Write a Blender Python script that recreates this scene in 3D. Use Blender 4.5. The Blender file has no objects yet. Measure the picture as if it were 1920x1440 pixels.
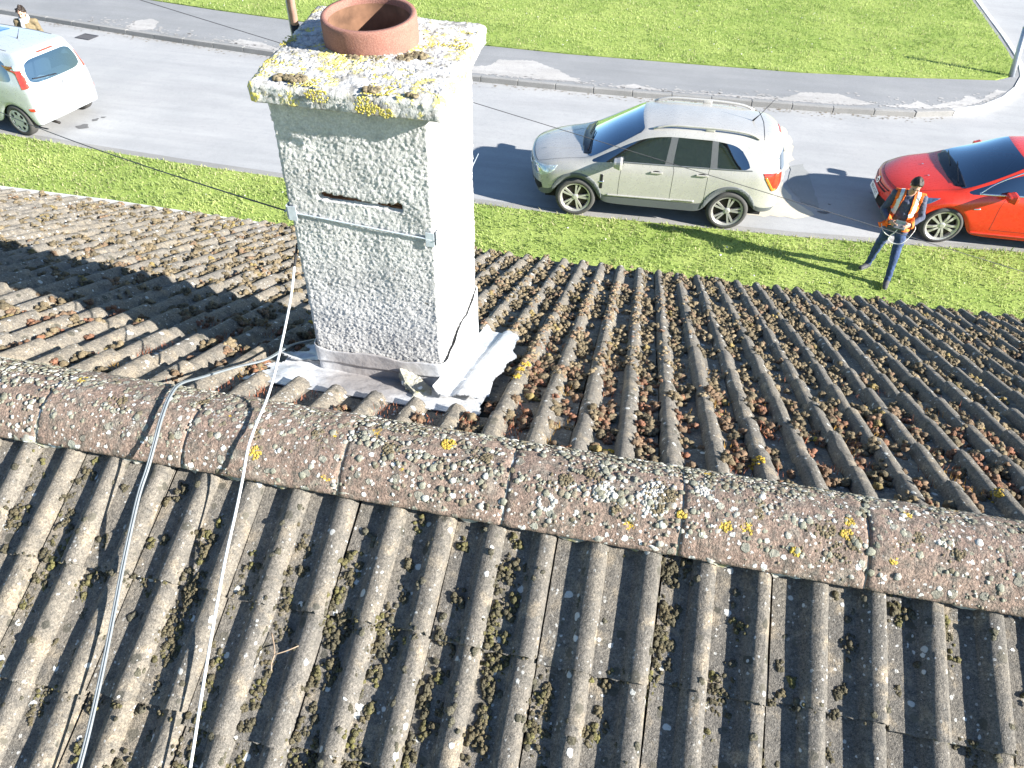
import bpy, bmesh, math, random
import numpy as np
from mathutils import Vector, Matrix
from mathutils.bvhtree import BVHTree
from mathutils.geometry import delaunay_2d_cdt

random.seed(7)
RNG = np.random.default_rng(7)
rad = math.radians
SC = bpy.context.scene
COL = SC.collection

# ------------------------------------------------------------------ camera, sky, sun, exposure
CAMP = Vector((0.0, -1.4252, 1.6486))
PITCH, YAW, ROLL = rad(42.46), rad(-10.45), rad(1.47)
cp, sp, cy_, sy_ = math.cos(PITCH), math.sin(PITCH), math.cos(YAW), math.sin(YAW)
fwd = Vector((sy_ * cp, cy_ * cp, -sp))
r_ = Vector((cy_, -sy_, 0))
u_ = r_.cross(fwd)
right = r_ * math.cos(ROLL) + u_ * math.sin(ROLL)
up = u_ * math.cos(ROLL) - r_ * math.sin(ROLL)
cam = bpy.data.cameras.new('camera')
cam.sensor_fit = 'HORIZONTAL'
cam.sensor_width = 36.0
cam.lens = 1387.56 / 1920 * 36
cam.clip_start = 0.02
cam.clip_end = 2000
camo = bpy.data.objects.new('camera', cam)
COL.objects.link(camo)
mw = Matrix((right, up, -fwd)).transposed().to_4x4()
mw.translation = CAMP
camo.matrix_world = mw
SC.camera = camo

SUN_D = Vector((-3.76, 0.86, -1.77)).normalized()      # direction the light travels
sun_el = math.asin(-SUN_D.z)
sun_az = math.atan2(-SUN_D.x, -SUN_D.y)
world = bpy.data.worlds.new('World')
SC.world = world
world.use_nodes = True
wn = world.node_tree
sky = wn.nodes.new('ShaderNodeTexSky')
sky.sky_type = 'NISHITA'
sky.sun_disc = False
sky.sun_elevation = sun_el
sky.sun_rotation = sun_az
sky.altitude = 50
sky.air_density = 1.0
sky.ozone_density = 3.5
sky.dust_density = 0.1
bg = wn.nodes['Background']
wn.links.new(sky.outputs[0], bg.inputs[0])
bg.inputs[1].default_value = 0.068
sun = bpy.data.lights.new('sun', 'SUN')
sun.energy = 5.0
sun.angle = rad(0.53)
sun.color = (1.0, 0.96, 0.90)
suno = bpy.data.objects.new('sun', sun)
COL.objects.link(suno)
suno.rotation_euler = SUN_D.to_track_quat('-Z', 'Y').to_euler()
SC.view_settings.view_transform = 'Standard'
SC.view_settings.look = 'None'
SC.view_settings.gamma = 1.0
SC.view_settings.use_curve_mapping = False
SC.view_settings.exposure = 1.8
SC.render.engine = 'CYCLES'
SC.cycles.use_denoising = True
SC.cycles.max_bounces = 6

# ------------------------------------------------------------------ materials
class G:
    """tiny helper round one material's node tree"""
    def __init__(s, name):
        s.m = bpy.data.materials.new(name)
        s.m.use_nodes = True
        s.t = s.m.node_tree
        s.b = s.t.nodes['Principled BSDF']
        s.out = s.t.nodes['Material Output']
        s.pos = s.n('ShaderNodeNewGeometry').outputs['Position']
        s.obj = s.n('ShaderNodeTexCoord').outputs['Object']
    def n(s, ty, **kw):
        nd = s.t.nodes.new(ty)
        for k, v in kw.items():
            setattr(nd, k, v)
        return nd
    def put(s, sock, v):
        if isinstance(v, bpy.types.NodeSocket):
            s.t.links.new(v, sock)
        elif isinstance(v, (tuple, list)):
            sock.default_value = tuple(v) + (1.0,) if len(sock.default_value) == 4 and len(v) == 3 else v
        else:
            sock.default_value = v
    def noise(s, scale, detail=3, rough=0.55, co=None, col=False):
        nd = s.n('ShaderNodeTexNoise')
        s.put(nd.inputs['Vector'], co or s.pos)
        nd.inputs['Scale'].default_value = scale
        nd.inputs['Detail'].default_value = detail
        nd.inputs['Roughness'].default_value = rough
        return nd.outputs['Color' if col else 0]
    def voro(s, scale, co=None):
        nd = s.n('ShaderNodeTexVoronoi')
        s.put(nd.inputs['Vector'], co or s.pos)
        nd.inputs['Scale'].default_value = scale
        return nd.outputs['Distance'], nd.outputs['Color']
    def ma(s, op, a, b=0.0, c=0.0):
        nd = s.n('ShaderNodeMath', operation=op)
        s.put(nd.inputs[0], a); s.put(nd.inputs[1], b); s.put(nd.inputs[2], c)
        return nd.outputs[0]
    def mr(s, v, a, b, c=0.0, d=1.0):
        nd = s.n('ShaderNodeMapRange')
        s.put(nd.inputs[0], v)
        for i, q in enumerate((a, b, c, d)):
            nd.inputs[i + 1].default_value = q
        return nd.outputs[0]
    def mix(s, f, a, b, blend='MIX'):
        nd = s.n('ShaderNodeMix', data_type='RGBA', blend_type=blend)
        s.put(nd.inputs[0], f); s.put(nd.inputs[6], a); s.put(nd.inputs[7], b)
        return nd.outputs[2]
    def sep(s, v):
        nd = s.n('ShaderNodeSeparateXYZ'); s.put(nd.inputs[0], v); return nd.outputs
    def warp(s, scale, amt, co=None):
        co = co or s.pos
        nz = s.noise(scale, 2, co=co, col=True)
        a = s.n('ShaderNodeVectorMath', operation='SUBTRACT'); s.put(a.inputs[0], nz); a.inputs[1].default_value = (.5, .5, .5)
        b = s.n('ShaderNodeVectorMath', operation='SCALE'); s.put(b.inputs[0], a.outputs[0]); b.inputs['Scale'].default_value = amt
        c = s.n('ShaderNodeVectorMath', operation='ADD'); s.put(c.inputs[0], co); s.put(c.inputs[1], b.outputs[0])
        return c.outputs[0]
    def spots(s, scale, rmin, rmax, keep=1.0, warpv=None, soft=0.05):
        """round spots: each cell gets a radius of its own"""
        d, c = s.voro(scale, warpv)
        q = s.sep(c)
        r = s.mr(q[0], 1 - keep, 1.0, rmin, rmax)
        r = s.ma('MULTIPLY', r, s.ma('GREATER_THAN', q[0], 1 - keep))
        e = s.ma('SUBTRACT', r, d)
        return s.mr(e, 0.0, soft), q
    def bump(s, h, dist=0.002, strength=1.0):
        nd = s.n('ShaderNodeBump')
        nd.inputs['Strength'].default_value = strength
        nd.inputs['Distance'].default_value = dist
        s.put(nd.inputs['Height'], h)
        s.put(s.b.inputs['Normal'], nd.outputs[0])
    def fin(s, col, rough=0.8, metal=0.0, spec=0.4, coat=0.0):
        s.put(s.b.inputs['Base Color'], col)
        s.put(s.b.inputs['Roughness'], rough)
        s.put(s.b.inputs['Metallic'], metal)
        s.b.inputs['Specular IOR Level'].default_value = spec
        s.b.inputs['Coat Weight'].default_value = coat
        s.b.inputs['Coat Roughness'].default_value = 0.05
        return s.m

def plain(name, col, rough=0.6, metal=0.0, spec=0.4, coat=0.0, var=0.12, scale=40, bump=0.0):
    g = G(name)
    nz = g.noise(scale, 4, co=g.obj)
    c = g.mix(g.mr(nz, .3, .7), tuple(x * (1 - var) for x in col), tuple(min(1, x * (1 + var)) for x in col))
    if bump:
        g.bump(nz, bump)
    return g.fin(c, rough, metal, spec, coat)

def tile_mat():
    g = G('weathered concrete tile')
    rnd = g.n('ShaderNodeObjectInfo').outputs['Random']
    big = g.noise(2.2, 4)
    c = g.mix(g.mr(big, .35, .65), (.26, .23, .192), (.37, .305, .215))
    c = g.mix(g.ma('MULTIPLY', rnd, .45), c, (.27, .24, .205))
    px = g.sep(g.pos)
    darken = g.ma('ADD', g.mr(px[0], -1.3, .9, 0, .85), g.mr(px[1], -.05, .05, .30, 0))  # tile colour gets darker towards +X and on the back slope
    c = g.mix(g.ma('MULTIPLY', darken, g.mr(g.noise(3.1, 3), .25, .75, .45, .95)), c, (.125, .115, .102))
    mid = g.noise(22, 6, .72)
    c = g.mix(g.mr(mid, .46, .64, 0, .85), c, (.085, .08, .073))
    fl = g.noise(62, 4, .75)
    c = g.mix(g.mr(fl, .54, .66, 0, .65), c, (.05, .047, .042))
    c = g.mix(g.mr(fl, .44, .34, 0, .4), c, (.30, .26, .20))
    c = g.mix(g.mr(g.noise(13, 4, .6, co=g.warp(9, .08)), .54, .66, 0, .75), c, (.43, .345, .235))
    g2 = g.noise(150, 3, .75)
    c = g.mix(g.mr(g2, .34, .66), g.mix(.62, c, (.012, .012, .012)), g.mix(.07, c, (.75, .70, .6)))
    gr = g.noise(420, 2, .7)
    c = g.mix(g.mr(gr, .3, .7), g.mix(.5, c, (.02, .02, .02)), g.mix(.10, c, (.75, .70, .6)))
    wv = g.warp(60, .012)
    s1, q1 = g.spots(24, .12, .42, .30, wv)
    c = g.mix(g.ma('MULTIPLY', s1, .8), c, g.mix(q1[1], (.05, .05, .04), (.12, .11, .085)))
    s2, q2 = g.spots(30, .10, .36, .20, wv)
    c = g.mix(g.ma('MULTIPLY', s2, .85), c, g.mix(q2[1], (.50, .50, .46), (.66, .66, .62)))
    s3, q3 = g.spots(75, .12, .36, .34, wv)
    c = g.mix(g.ma('MULTIPLY', s3, g.mr(g.noise(5, 3), .4, .6, .1, .8)), c, (.55, .55, .52))
    h = g.ma('ADD', g.ma('MULTIPLY', gr, .4), g.ma('ADD', g.ma('ADD', mid, g.ma('MULTIPLY', g2, .6)), g.ma('ADD', fl, g.ma('MULTIPLY', s2, .4))))
    g.bump(h, .006, .9)
    return g.fin(c, .92, 0, .2)

def ridge_mat():
    g = G('lichened ridge concrete')
    big = g.noise(7, 4)
    c = g.mix(g.mr(big, .35, .65), (.27, .165, .125), (.33, .22, .165))
    mid = g.noise(30, 5, .65)
    c = g.mix(g.mr(mid, .46, .66, 0, .9), c, (.085, .08, .066))
    c = g.mix(g.mr(g.noise(16, 4, .6), .56, .66, 0, .65), c, (.36, .32, .26))
    fl = g.noise(58, 4, .75)
    c = g.mix(g.mr(fl, .54, .66, 0, .7), c, (.065, .05, .04))
    c = g.mix(g.mr(fl, .44, .34, 0, .45), c, (.36, .28, .21))
    g2 = g.noise(140, 3, .75)
    c = g.mix(g.mr(g2, .36, .64), g.mix(.66, c, (.02, .016, .012)), g.mix(.08, c, (.8, .72, .6)))
    gr = g.noise(420, 2, .7)
    c = g.mix(g.mr(gr, .3, .7), g.mix(.4, c, (.03, .025, .02)), g.mix(.10, c, (.8, .72, .6)))
    wv = g.warp(70, .012)
    s0, q0 = g.spots(26, .15, .46, .40, wv)
    c = g.mix(g.ma('MULTIPLY', s0, .8), c, g.mix(q0[1], (.16, .155, .125), (.33, .34, .28)))
    s1, q1 = g.spots(42, .12, .40, .30, wv)
    c = g.mix(g.ma('MULTIPLY', s1, .9), c, g.mix(q1[1], (.50, .50, .46), (.72, .72, .68)))
    s2, q2 = g.spots(80, .15, .4, .35, wv)
    c = g.mix(g.ma('MULTIPLY', s2, .75), c, (.60, .60, .56))
    s3, q3 = g.spots(9, .10, .30, .22, g.warp(50, .05))
    c = g.mix(g.ma('MULTIPLY', s3, g.mr(g.noise(150, 2), .45, .55)), c, (.55, .36, .03))
    h = g.ma('ADD', g.ma('MULTIPLY', g2, .8), g.ma('ADD', g.ma('ADD', mid, fl), g.ma('ADD', s0, g.ma('MULTIPLY', s1, .6))))
    g.bump(h, .006, .9)
    return g.fin(c, .92, 0, .2)

def mortar_mat():
    g = G('old mortar')
    c = g.mix(g.mr(g.noise(18, 4), .35, .65), (.25, .24, .19), (.42, .41, .36))
    c = g.mix(g.mr(g.noise(26, 4), .55, .65, 0, .8), c, (.20, .19, .07))
    s1, q1 = g.spots(40, .15, .45, .4, g.warp(60, .012))
    c = g.mix(s1, c, (.68, .69, .66))
    g.bump(g.noise(90, 5, .7), .006)
    return g.fin(c, .95, 0, .2)

def render_mat(name='roughcast render', cap=False):
    g = G(name)
    big = g.noise(5, 5, .6)
    c = g.mix(g.mr(big, .35, .65), (.47, .465, .45), (.62, .61, .585))
    mid = g.noise(28, 4, .6)
    c = g.mix(g.mr(mid, .52, .66, 0, .55), c, (.36, .365, .36))
    gr = g.noise(160, 3, .7)
    c = g.mix(g.mr(gr, .42, .60, .0, .85), g.mix(.35, c, (.16, .155, .145)), c)
    s1, q1 = g.spots(3.5, .03, .07, .25, g.warp(60, .03))
    c = g.mix(s1, c, (.22, .09, .045))
    s2, q2 = g.spots(28, .06, .22, .13, g.warp(90, .02))
    c = g.mix(g.ma('MULTIPLY', s2, .8), c, (.10, .085, .065))
    if cap:
        p = g.sep(g.pos)
        yl = g.noise(17, 5, .7)
        reg = g.noise(4.0, 2)
        m = g.mr(g.ma('ADD', yl, g.ma('MULTIPLY', reg, .45)), .76, .83)
        c = g.mix(g.mr(g.noise(24, 4, .6), .50, .6, 0, .75), c, (.20, .19, .165))
        c = g.mix(g.ma('MULTIPLY', m, g.mr(g.noise(110, 3), .38, .48)), c, g.mix(g.noise(40, 2), (.56, .46, .06), (.70, .62, .22)))
        h = g.ma('ADD', gr, g.ma('MULTIPLY', m, .8))
    else:
        h = g.ma('ADD', gr, mid)
    g.bump(h, .004, .7)
    return g.fin(c, .95, 0, .2)

def attr_mat(name, rough=.95, bump=0.003, scale=300, transl=0.0):
    g = G(name)
    at = g.n('ShaderNodeAttribute', attribute_name='col').outputs['Color']
    nz = g.noise(scale, 3, .7)
    c = g.mix(g.mr(nz, .3, .7), g.mix(.55, at, (.01, .008, .004)), g.mix(.25, at, (.5, .45, .3)))
    if bump:
        g.bump(nz, bump)
    g.fin(c, rough, 0, .15)
    if transl:
        tr = g.n('ShaderNodeBsdfTranslucent'); g.put(tr.inputs[0], at)
        mx = g.n('ShaderNodeMixShader'); mx.inputs[0].default_value = transl
        g.t.links.new(g.b.outputs[0], mx.inputs[1]); g.t.links.new(tr.outputs[0], mx.inputs[2])
        g.t.links.new(mx.outputs[0], g.out.inputs[0])
    return g.m

def road_mat(name, a, b, dark, grain=.3):
    g = G(name)
    c = g.mix(g.mr(g.noise(.7, 5, .6), .35, .65), a, b)
    st = g.n('ShaderNodeMapping'); g.put(st.inputs[0], g.pos); st.inputs['Scale'].default_value = (.25, 2.2, 1)
    c = g.mix(g.mr(g.noise(1.0, 4, .6, co=st.outputs[0]), .42, .66, 0, .5), c, dark)
    c = g.mix(g.mr(g.noise(9, 5, .7), .52, .70, 0, .4), c, dark)
    gr = g.noise(130, 3, .75)
    c = g.mix(g.mr(gr, .3, .7), g.mix(grain, c, (.02, .02, .02)), g.mix(grain * .6, c, (.8, .8, .8)))
    s1, q1 = g.spots(3.0, .01, .05, .12, g.warp(20, .05))
    c = g.mix(g.ma('MULTIPLY', s1, .7), c, (.10, .10, .10))
    g.bump(gr, .004, .5)
    return g.fin(c, .85, 0, .3)

def soil_mat():
    g = G('lawn soil and thatch')
    c = g.mix(g.mr(g.noise(1.3, 5, .6), .35, .65), (.20, .29, .06), (.33, .40, .11))
    c = g.mix(g.mr(g.noise(12, 5, .7), .45, .7, 0, .6), c, (.15, .22, .05))
    c = g.mix(g.mr(g.noise(90, 3, .7), .4, .7, 0, .55), c, (.22, .24, .07))
    g.bump(g.noise(70, 4, .7), .02, .6)
    return g.fin(c, .95, 0, .1)

def paint_mat(name, col, metal=.0, rough=.3, flake=.0):
    g = G(name)
    nz = g.noise(5, 3, co=g.obj)
    c = g.mix(g.mr(nz, .35, .65), col, tuple(x * .93 for x in col))
    r = g.mr(g.noise(14, 4, .6), .3, .7, rough * .8, rough * 1.3)
    return g.fin(c, r, metal, .5, .6)

def glass_mat(name, tint, refl=(.9, .9, .9), base=.02):
    g = G(name)
    tr = g.n('ShaderNodeBsdfTransparent'); g.put(tr.inputs[0], g.mix(g.mr(g.noise(3, 3), .3, .7), tint, tuple(x * .9 for x in tint)))
    gl = g.n('ShaderNodeBsdfGlossy'); gl.inputs['Roughness'].default_value = .03
    gl.inputs[0].default_value = refl + (1,)
    fr = g.n('ShaderNodeFresnel'); fr.inputs[0].default_value = 1.52
    f = g.ma('MINIMUM', g.ma('ADD', g.ma('MULTIPLY', fr.outputs[0], 3.0), base), 1.0)
    mx = g.n('ShaderNodeMixShader'); g.put(mx.inputs[0], f)
    g.t.links.new(tr.outputs[0], mx.inputs[1]); g.t.links.new(gl.outputs[0], mx.inputs[2])
    g.t.links.new(mx.outputs[0], g.out.inputs[0])
    return g.m

M = {}
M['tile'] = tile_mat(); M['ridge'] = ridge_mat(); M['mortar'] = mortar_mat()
M['render'] = render_mat(); M['cap'] = render_mat('lichened cap render', True)
M['moss'] = attr_mat('moss', .95, .004, 260)
M['lichen'] = attr_mat('lichen', .95, .002, 320)
M['grass'] = attr_mat('grass blades', .75, 0, 30, .35)
M['road'] = road_mat('pale worn road asphalt', (.30, .305, .305), (.355, .355, .35), (.235, .237, .24), .18)
M['pave'] = road_mat('pavement asphalt', (.18, .185, .19), (.225, .228, .228), (.145, .15, .15), .25)
M['worn'] = road_mat('worn gravel surface', (.36, .34, .31), (.46, .44, .41), (.22, .21, .20), .35)
M['sand'] = road_mat('sandy grit', (.52, .47, .36), (.58, .53, .42), (.42, .38, .30), .2)
M['kerb'] = road_mat('kerb concrete', (.19, .185, .17), (.27, .26, .24), (.14, .14, .13), .3)
M['kerbnew'] = road_mat('new kerb concrete', (.60, .59, .56), (.68, .67, .64), (.48, .47, .45), .15)
M['soil'] = soil_mat()
M['darkpatch'] = road_mat('trench reinstatement', (.22, .23, .22), (.30, .30, .28), (.17, .17, .17), .3)
M['grit'] = plain('channel grit', (.17, .14, .10), .95, var=.5, scale=25)
M['oil'] = road_mat('oil stain', (.05, .05, .055), (.08, .08, .08), (.035, .035, .035), .3)
M['felt'] = plain('roofing felt', (.02, .02, .022), .9)
M['wall'] = plain('painted house wall', (.6, .57, .5), .9, scale=12, bump=.003)
M['upvc'] = plain('white gutter plastic', (.50, .50, .48), .45, scale=8)
M['lead'] = None
def lead_mat():
    g = G('weathered lead')
    c = g.mix(g.mr(g.noise(9, 5, .6), .35, .65), (.46, .465, .47), (.64, .65, .66))
    c = g.mix(g.mr(g.noise(24, 4, .65), .50, .7, 0, .6), c, (.28, .265, .255))
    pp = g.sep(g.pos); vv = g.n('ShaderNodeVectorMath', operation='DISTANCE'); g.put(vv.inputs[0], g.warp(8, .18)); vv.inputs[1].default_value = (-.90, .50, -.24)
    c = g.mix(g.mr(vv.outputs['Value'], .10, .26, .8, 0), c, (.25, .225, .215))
    g.bump(g.noise(35, 3, .6), .006, .5)
    return g.fin(c, .62, .15, .4)
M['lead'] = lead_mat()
def terracotta():
    g = G('terracotta')
    c = g.mix(g.mr(g.noise(11, 5, .6), .35, .65), (.19, .085, .066), (.25, .115, .088))
    c = g.mix(g.mr(g.noise(26, 5, .7), .55, .7, 0, .7), c, (.14, .075, .06))
    c = g.mix(g.mr(g.noise(300, 2, .7), .4, .75, 0, .35), c, (.5, .3, .22))
    g.bump(g.noise(200, 3, .7), .002, .7)
    return g.fin(c, .8, 0, .25)
M['pot'] = terracotta()
M['flue'] = plain('sooty flue lining', (.16, .085, .05), .95, var=.5, scale=14)
M['soot'] = plain('soot', (.012, .011, .01), .95)
M['rust'] = plain('rotted rusty timber', (.14, .065, .035), .95, var=.5, scale=70, bump=.006)
M['galv'] = plain('galvanised metal', (.50, .55, .60), .45, .35, scale=60)
M['mast'] = plain('weathered tube', (.42, .26, .20), .6, .1, scale=50)
M['black'] = plain('black rubber', (.015, .015, .016), .7)
M['whitecable'] = plain('white cable sheath', (.66, .66, .64), .5, scale=30)
M['greycable'] = plain('grey cable sheath', (.17, .19, .20), .5, scale=30)
M['wire'] = plain('dark wire', (.05, .05, .055), .6)
M['twig'] = plain('dead twig', (.30, .22, .15), .9, scale=200)
M['steel'] = plain('galvanised steel post', (.42, .45, .49), .5, .5, scale=20)
# cars
M['champagne'] = paint_mat('champagne silver paint', (.46, .445, .41), .25, .28)
M['red'] = paint_mat('bright red paint', (.62, .034, .012), .0, .28)
M['paleblue'] = paint_mat('pale silver blue paint', (.50, .53, .545), .3, .30)
M['clad'] = plain('grey plastic cladding', (.115, .125, .13), .6, scale=90)
M['tyre'] = plain('tyre rubber', (.065, .063, .06), .85, scale=60, bump=.002)
M['alloy'] = plain('alloy wheel', (.55, .53, .50), .35, .55, scale=30)
M['wheeltrim'] = plain('plastic wheel trim', (.42, .44, .43), .45, .2, scale=30)
M['disc'] = plain('brake disc', (.04, .035, .032), .5, .6, scale=50)
M['glass'] = glass_mat('car glass', (.42, .52, .58), (.70, .86, 1.0), .11)
M['privacy'] = glass_mat('dark car glass', (.15, .17, .19), (.75, .88, 1.0), .10)
M['trimblack'] = plain('gloss black trim', (.012, .012, .016), .25)
M['pillar'] = plain('grey window pillar', (.10, .105, .11), .4)
M['gap'] = plain('panel gap', (.012, .012, .012), .8)
M['interior'] = plain('car interior', (.045, .047, .055), .8, scale=30)
M['seat'] = plain('seat fabric', (.10, .11, .125), .9, scale=60)
M['chrome'] = plain('chrome', (.75, .75, .76), .12, .95)
M['lamp'] = plain('clear lamp lens', (.55, .62, .63), .08, .35, .8, 1.0, scale=25, var=.35)
M['lampdark'] = plain('smoked lamp lens', (.07, .13, .22), .06, .3, .8, 1.0, scale=20, var=.5)
M['tail'] = plain('red lamp lens', (.60, .04, .02), .12, 0, .6, 1.0, scale=18, var=.3)
M['amber'] = plain('amber lamp lens', (.75, .22, .03), .12, 0, .6, 1.0)
M['plate'] = plain('white number plate', (.75, .76, .74), .4, var=.03)
M['ink'] = plain('black lettering', (.015, .015, .015), .5)
M['paper'] = plain('white paper', (.75, .75, .72), .8, var=.04)
M['sunroof'] = plain('tinted roof glass', (.03, .10, .22), .06, 0, .8, 1.0)
# people
M['skin'] = plain('skin', (.45, .27, .19), .55, scale=30, var=.08)
M['navy'] = plain('navy fleece', (.065, .075, .115), .9, scale=25, var=.25, bump=.004)
M['jeans'] = plain('blue jeans', (.035, .06, .14), .9, scale=14, var=.35, bump=.006)
M['shoe'] = plain('dark trainers', (.05, .05, .055), .7, scale=40, var=.3)
M['sole'] = plain('white sole', (.6, .6, .58), .6)
M['hair'] = plain('dark brown hair', (.025, .017, .012), .6, scale=90, var=.5, bump=.006)
M['hivis'] = plain('orange high visibility cloth', (.85, .16, .02), .75, scale=20, var=.15, bump=.004)
M['reflect'] = plain('silver reflective tape', (.66, .68, .66), .35, .1)
M['olive'] = plain('olive jacket', (.16, .125, .07), .9, scale=25, var=.25)
M['scarf'] = plain('pale scarf', (.72, .66, .60), .9, scale=25, var=.15)
M['gadget'] = plain('grey plastic', (.11, .115, .12), .5, scale=40)
M['screen'] = plain('phone screen glass', (.30, .35, .40), .1, 0, .7)

# ------------------------------------------------------------------ geometry helpers
def setp(o, label=None, cat=None, group=None, kind=None):
    if label: o['label'] = label
    if cat: o['category'] = cat
    if group: o['group'] = group
    if kind: o['kind'] = kind
    return o

def link(name, me, parent=None, mat=None):
    o = bpy.data.objects.new(name, me)
    COL.objects.link(o)
    if parent is not None: o.parent = parent
    if mat is not None and me is not None and not me.materials:
        me.materials.append(M[mat] if isinstance(mat, str) else mat)
    return o

def empty(name, loc=(0, 0, 0), rz=0.0):
    o = bpy.data.objects.new(name, None)
    COL.objects.link(o)
    o.empty_display_size = .2
    o.location = loc
    o.rotation_euler = (0, 0, rz)
    return o

def np_mesh(name, V, F, col=None, smooth=True):
    """V (n,3); F list of (m,k) index arrays (or one array) -> mesh made with foreach_set"""
    if not isinstance(F, list): F = [F]
    me = bpy.data.meshes.new(name)
    V = np.asarray(V, np.float32)
    me.vertices.add(len(V)); me.vertices.foreach_set('co', V.ravel())
    loops = np.concatenate([f.ravel() for f in F]).astype(np.int32)
    tot = np.concatenate([np.full(len(f), f.shape[1], np.int32) for f in F])
    st = np.concatenate([[0], np.cumsum(tot)[:-1]]).astype(np.int32)
    me.loops.add(len(loops)); me.loops.foreach_set('vertex_index', loops)
    me.polygons.add(len(tot)); me.polygons.foreach_set('loop_start', st)
    try: me.polygons.foreach_set('loop_total', tot)
    except Exception: pass
    me.polygons.foreach_set('use_smooth', np.full(len(tot), smooth))
    me.update(calc_edges=True)
    if col is not None:
        a = me.color_attributes.new('col', 'FLOAT_COLOR', 'POINT')
        c4 = np.ones((len(V), 4), np.float32); c4[:, :3] = col
        a.data.foreach_set('color', c4.ravel())
    me.validate()
    return me

def bm_mesh(name, bm, smooth=False):
    bmesh.ops.recalc_face_normals(bm, faces=bm.faces[:])
    me = bpy.data.meshes.new(name); bm.to_mesh(me); bm.free()
    if smooth:
        me.polygons.foreach_set('use_smooth', [True] * len(me.polygons))
    return me

def bx(bm, c, s, rot=None, bev=0.0, taper=None):
    """box of size s centred at c; taper scales the +z end in x,y"""
    r = bmesh.ops.create_cube(bm, size=1.0)
    vs = r['verts']
    for v in vs:
        if taper and v.co.z > 0:
            v.co.x *= taper[0]; v.co.y *= taper[1]
        v.co = Vector((v.co.x * s[0], v.co.y * s[1], v.co.z * s[2]))
    if bev:
        es = list({e for v in vs for e in v.link_edges})
        rb = bmesh.ops.bevel(bm, geom=es, offset=bev, segments=2, affect='EDGES', profile=.6)
        vs = list({v for f in rb['faces'] for v in f.verts} | {v for v in vs if v.is_valid})
    m = Matrix.Translation(Vector(c))
    if rot is not None: m = m @ rot
    bmesh.ops.transform(bm, matrix=m, verts=vs)
    return vs

def tube(bm, pts, r, seg=8, closed=False, caps=True):
    pts = [Vector(p) for p in pts]
    n = len(pts)
    rings = []
    ref = Vector((0.13, 0.21, 0.97))
    for i, p in enumerate(pts):
        if closed: t = pts[(i + 1) % n] - pts[i - 1]
        else: t = pts[min(i + 1, n - 1)] - pts[max(i - 1, 0)]
        t.normalize()
        a = t.cross(ref)
        if a.length < .05: a = t.cross(Vector((1, 0, 0)))
        a.normalize(); b = t.cross(a)
        rr = r[i] if isinstance(r, (list, tuple)) else r
        rings.append([bm.verts.new(p + (a * math.cos(q) + b * math.sin(q)) * rr) for q in [2 * math.pi * k / seg for k in range(seg)]])
    for i in range(n if closed else n - 1):
        A, B = rings[i], rings[(i + 1) % n]
        for k in range(seg):
            bm.faces.new((A[k], A[(k + 1) % seg], B[(k + 1) % seg], B[k]))
    if caps and not closed:
        bm.faces.new(rings[0][::-1]); bm.faces.new(rings[-1])

def spline(pts, n=8):
    """Catmull-Rom through pts"""
    P = [np.array(p, float) for p in pts]
    P = [2 * P[0] - P[1]] + P + [2 * P[-1] - P[-2]]
    out = []
    for i in range(1, len(P) - 2):
        for k in range(n):
            t = k / n
            a, b, c, d = P[i - 1:i + 3]
            out.append(.5 * ((2 * b) + (c - a) * t + (2 * a - 5 * b + 4 * c - d) * t * t + (3 * b - a - 3 * c + d) * t ** 3))
    out.append(P[-2])
    return [tuple(v) for v in out]

def lathe(bm, prof, seg=32, axis='Z', M4=None):
    rings = []
    for (r, h) in prof:
        ring = []
        for k in range(seg):
            q = 2 * math.pi * k / seg
            co = Vector((r * math.cos(q), r * math.sin(q), h))
            if axis == 'Y': co = Vector((co.x, co.z, co.y))
            if M4 is not None: co = M4 @ co
            ring.append(bm.verts.new(co))
        rings.append(ring)
    for A, B in zip(rings, rings[1:]):
        for k in range(seg):
            bm.faces.new((A[k], A[(k + 1) % seg], B[(k + 1) % seg], B[k]))
    return rings

def h3(ix, iy, iz, seed):
    n = (ix * 73856093) ^ (iy * 19349663) ^ (iz * 83492791) ^ (seed * 2654435761 & 0x7fffffff)
    n = n & 0xffffffff
    n = ((n >> 13) ^ n) * 0x5bd1e995 & 0xffffffff
    n = (n >> 15) ^ n
    n = n * 0x27d4eb2d & 0xffffffff
    return ((n >> 7) & 0xffff) / 65535.0

def vnoise(P, scale, seed=0):
    """smooth value noise 0..1 at points P (n,3)"""
    Q = np.asarray(P, float) * scale
    I = np.floor(Q).astype(np.int64); f = Q - I; f = f * f * (3 - 2 * f)
    o = 0
    for dx in (0, 1):
        for dy in (0, 1):
            for dz in (0, 1):
                w = (f[:, 0] if dx else 1 - f[:, 0]) * (f[:, 1] if dy else 1 - f[:, 1]) * (f[:, 2] if dz else 1 - f[:, 2])
                o = o + w * h3(I[:, 0] + dx, I[:, 1] + dy, I[:, 2] + dz, seed)
    return o

def ico(sub):
    bm = bmesh.new(); bmesh.ops.create_icosphere(bm, subdivisions=sub, radius=1.0)
    bm.verts.ensure_lookup_table()
    V = np.array([v.co[:] for v in bm.verts]); F = np.array([[v.index for v in f.verts] for f in bm.faces])
    bm.free(); return V, F

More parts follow.
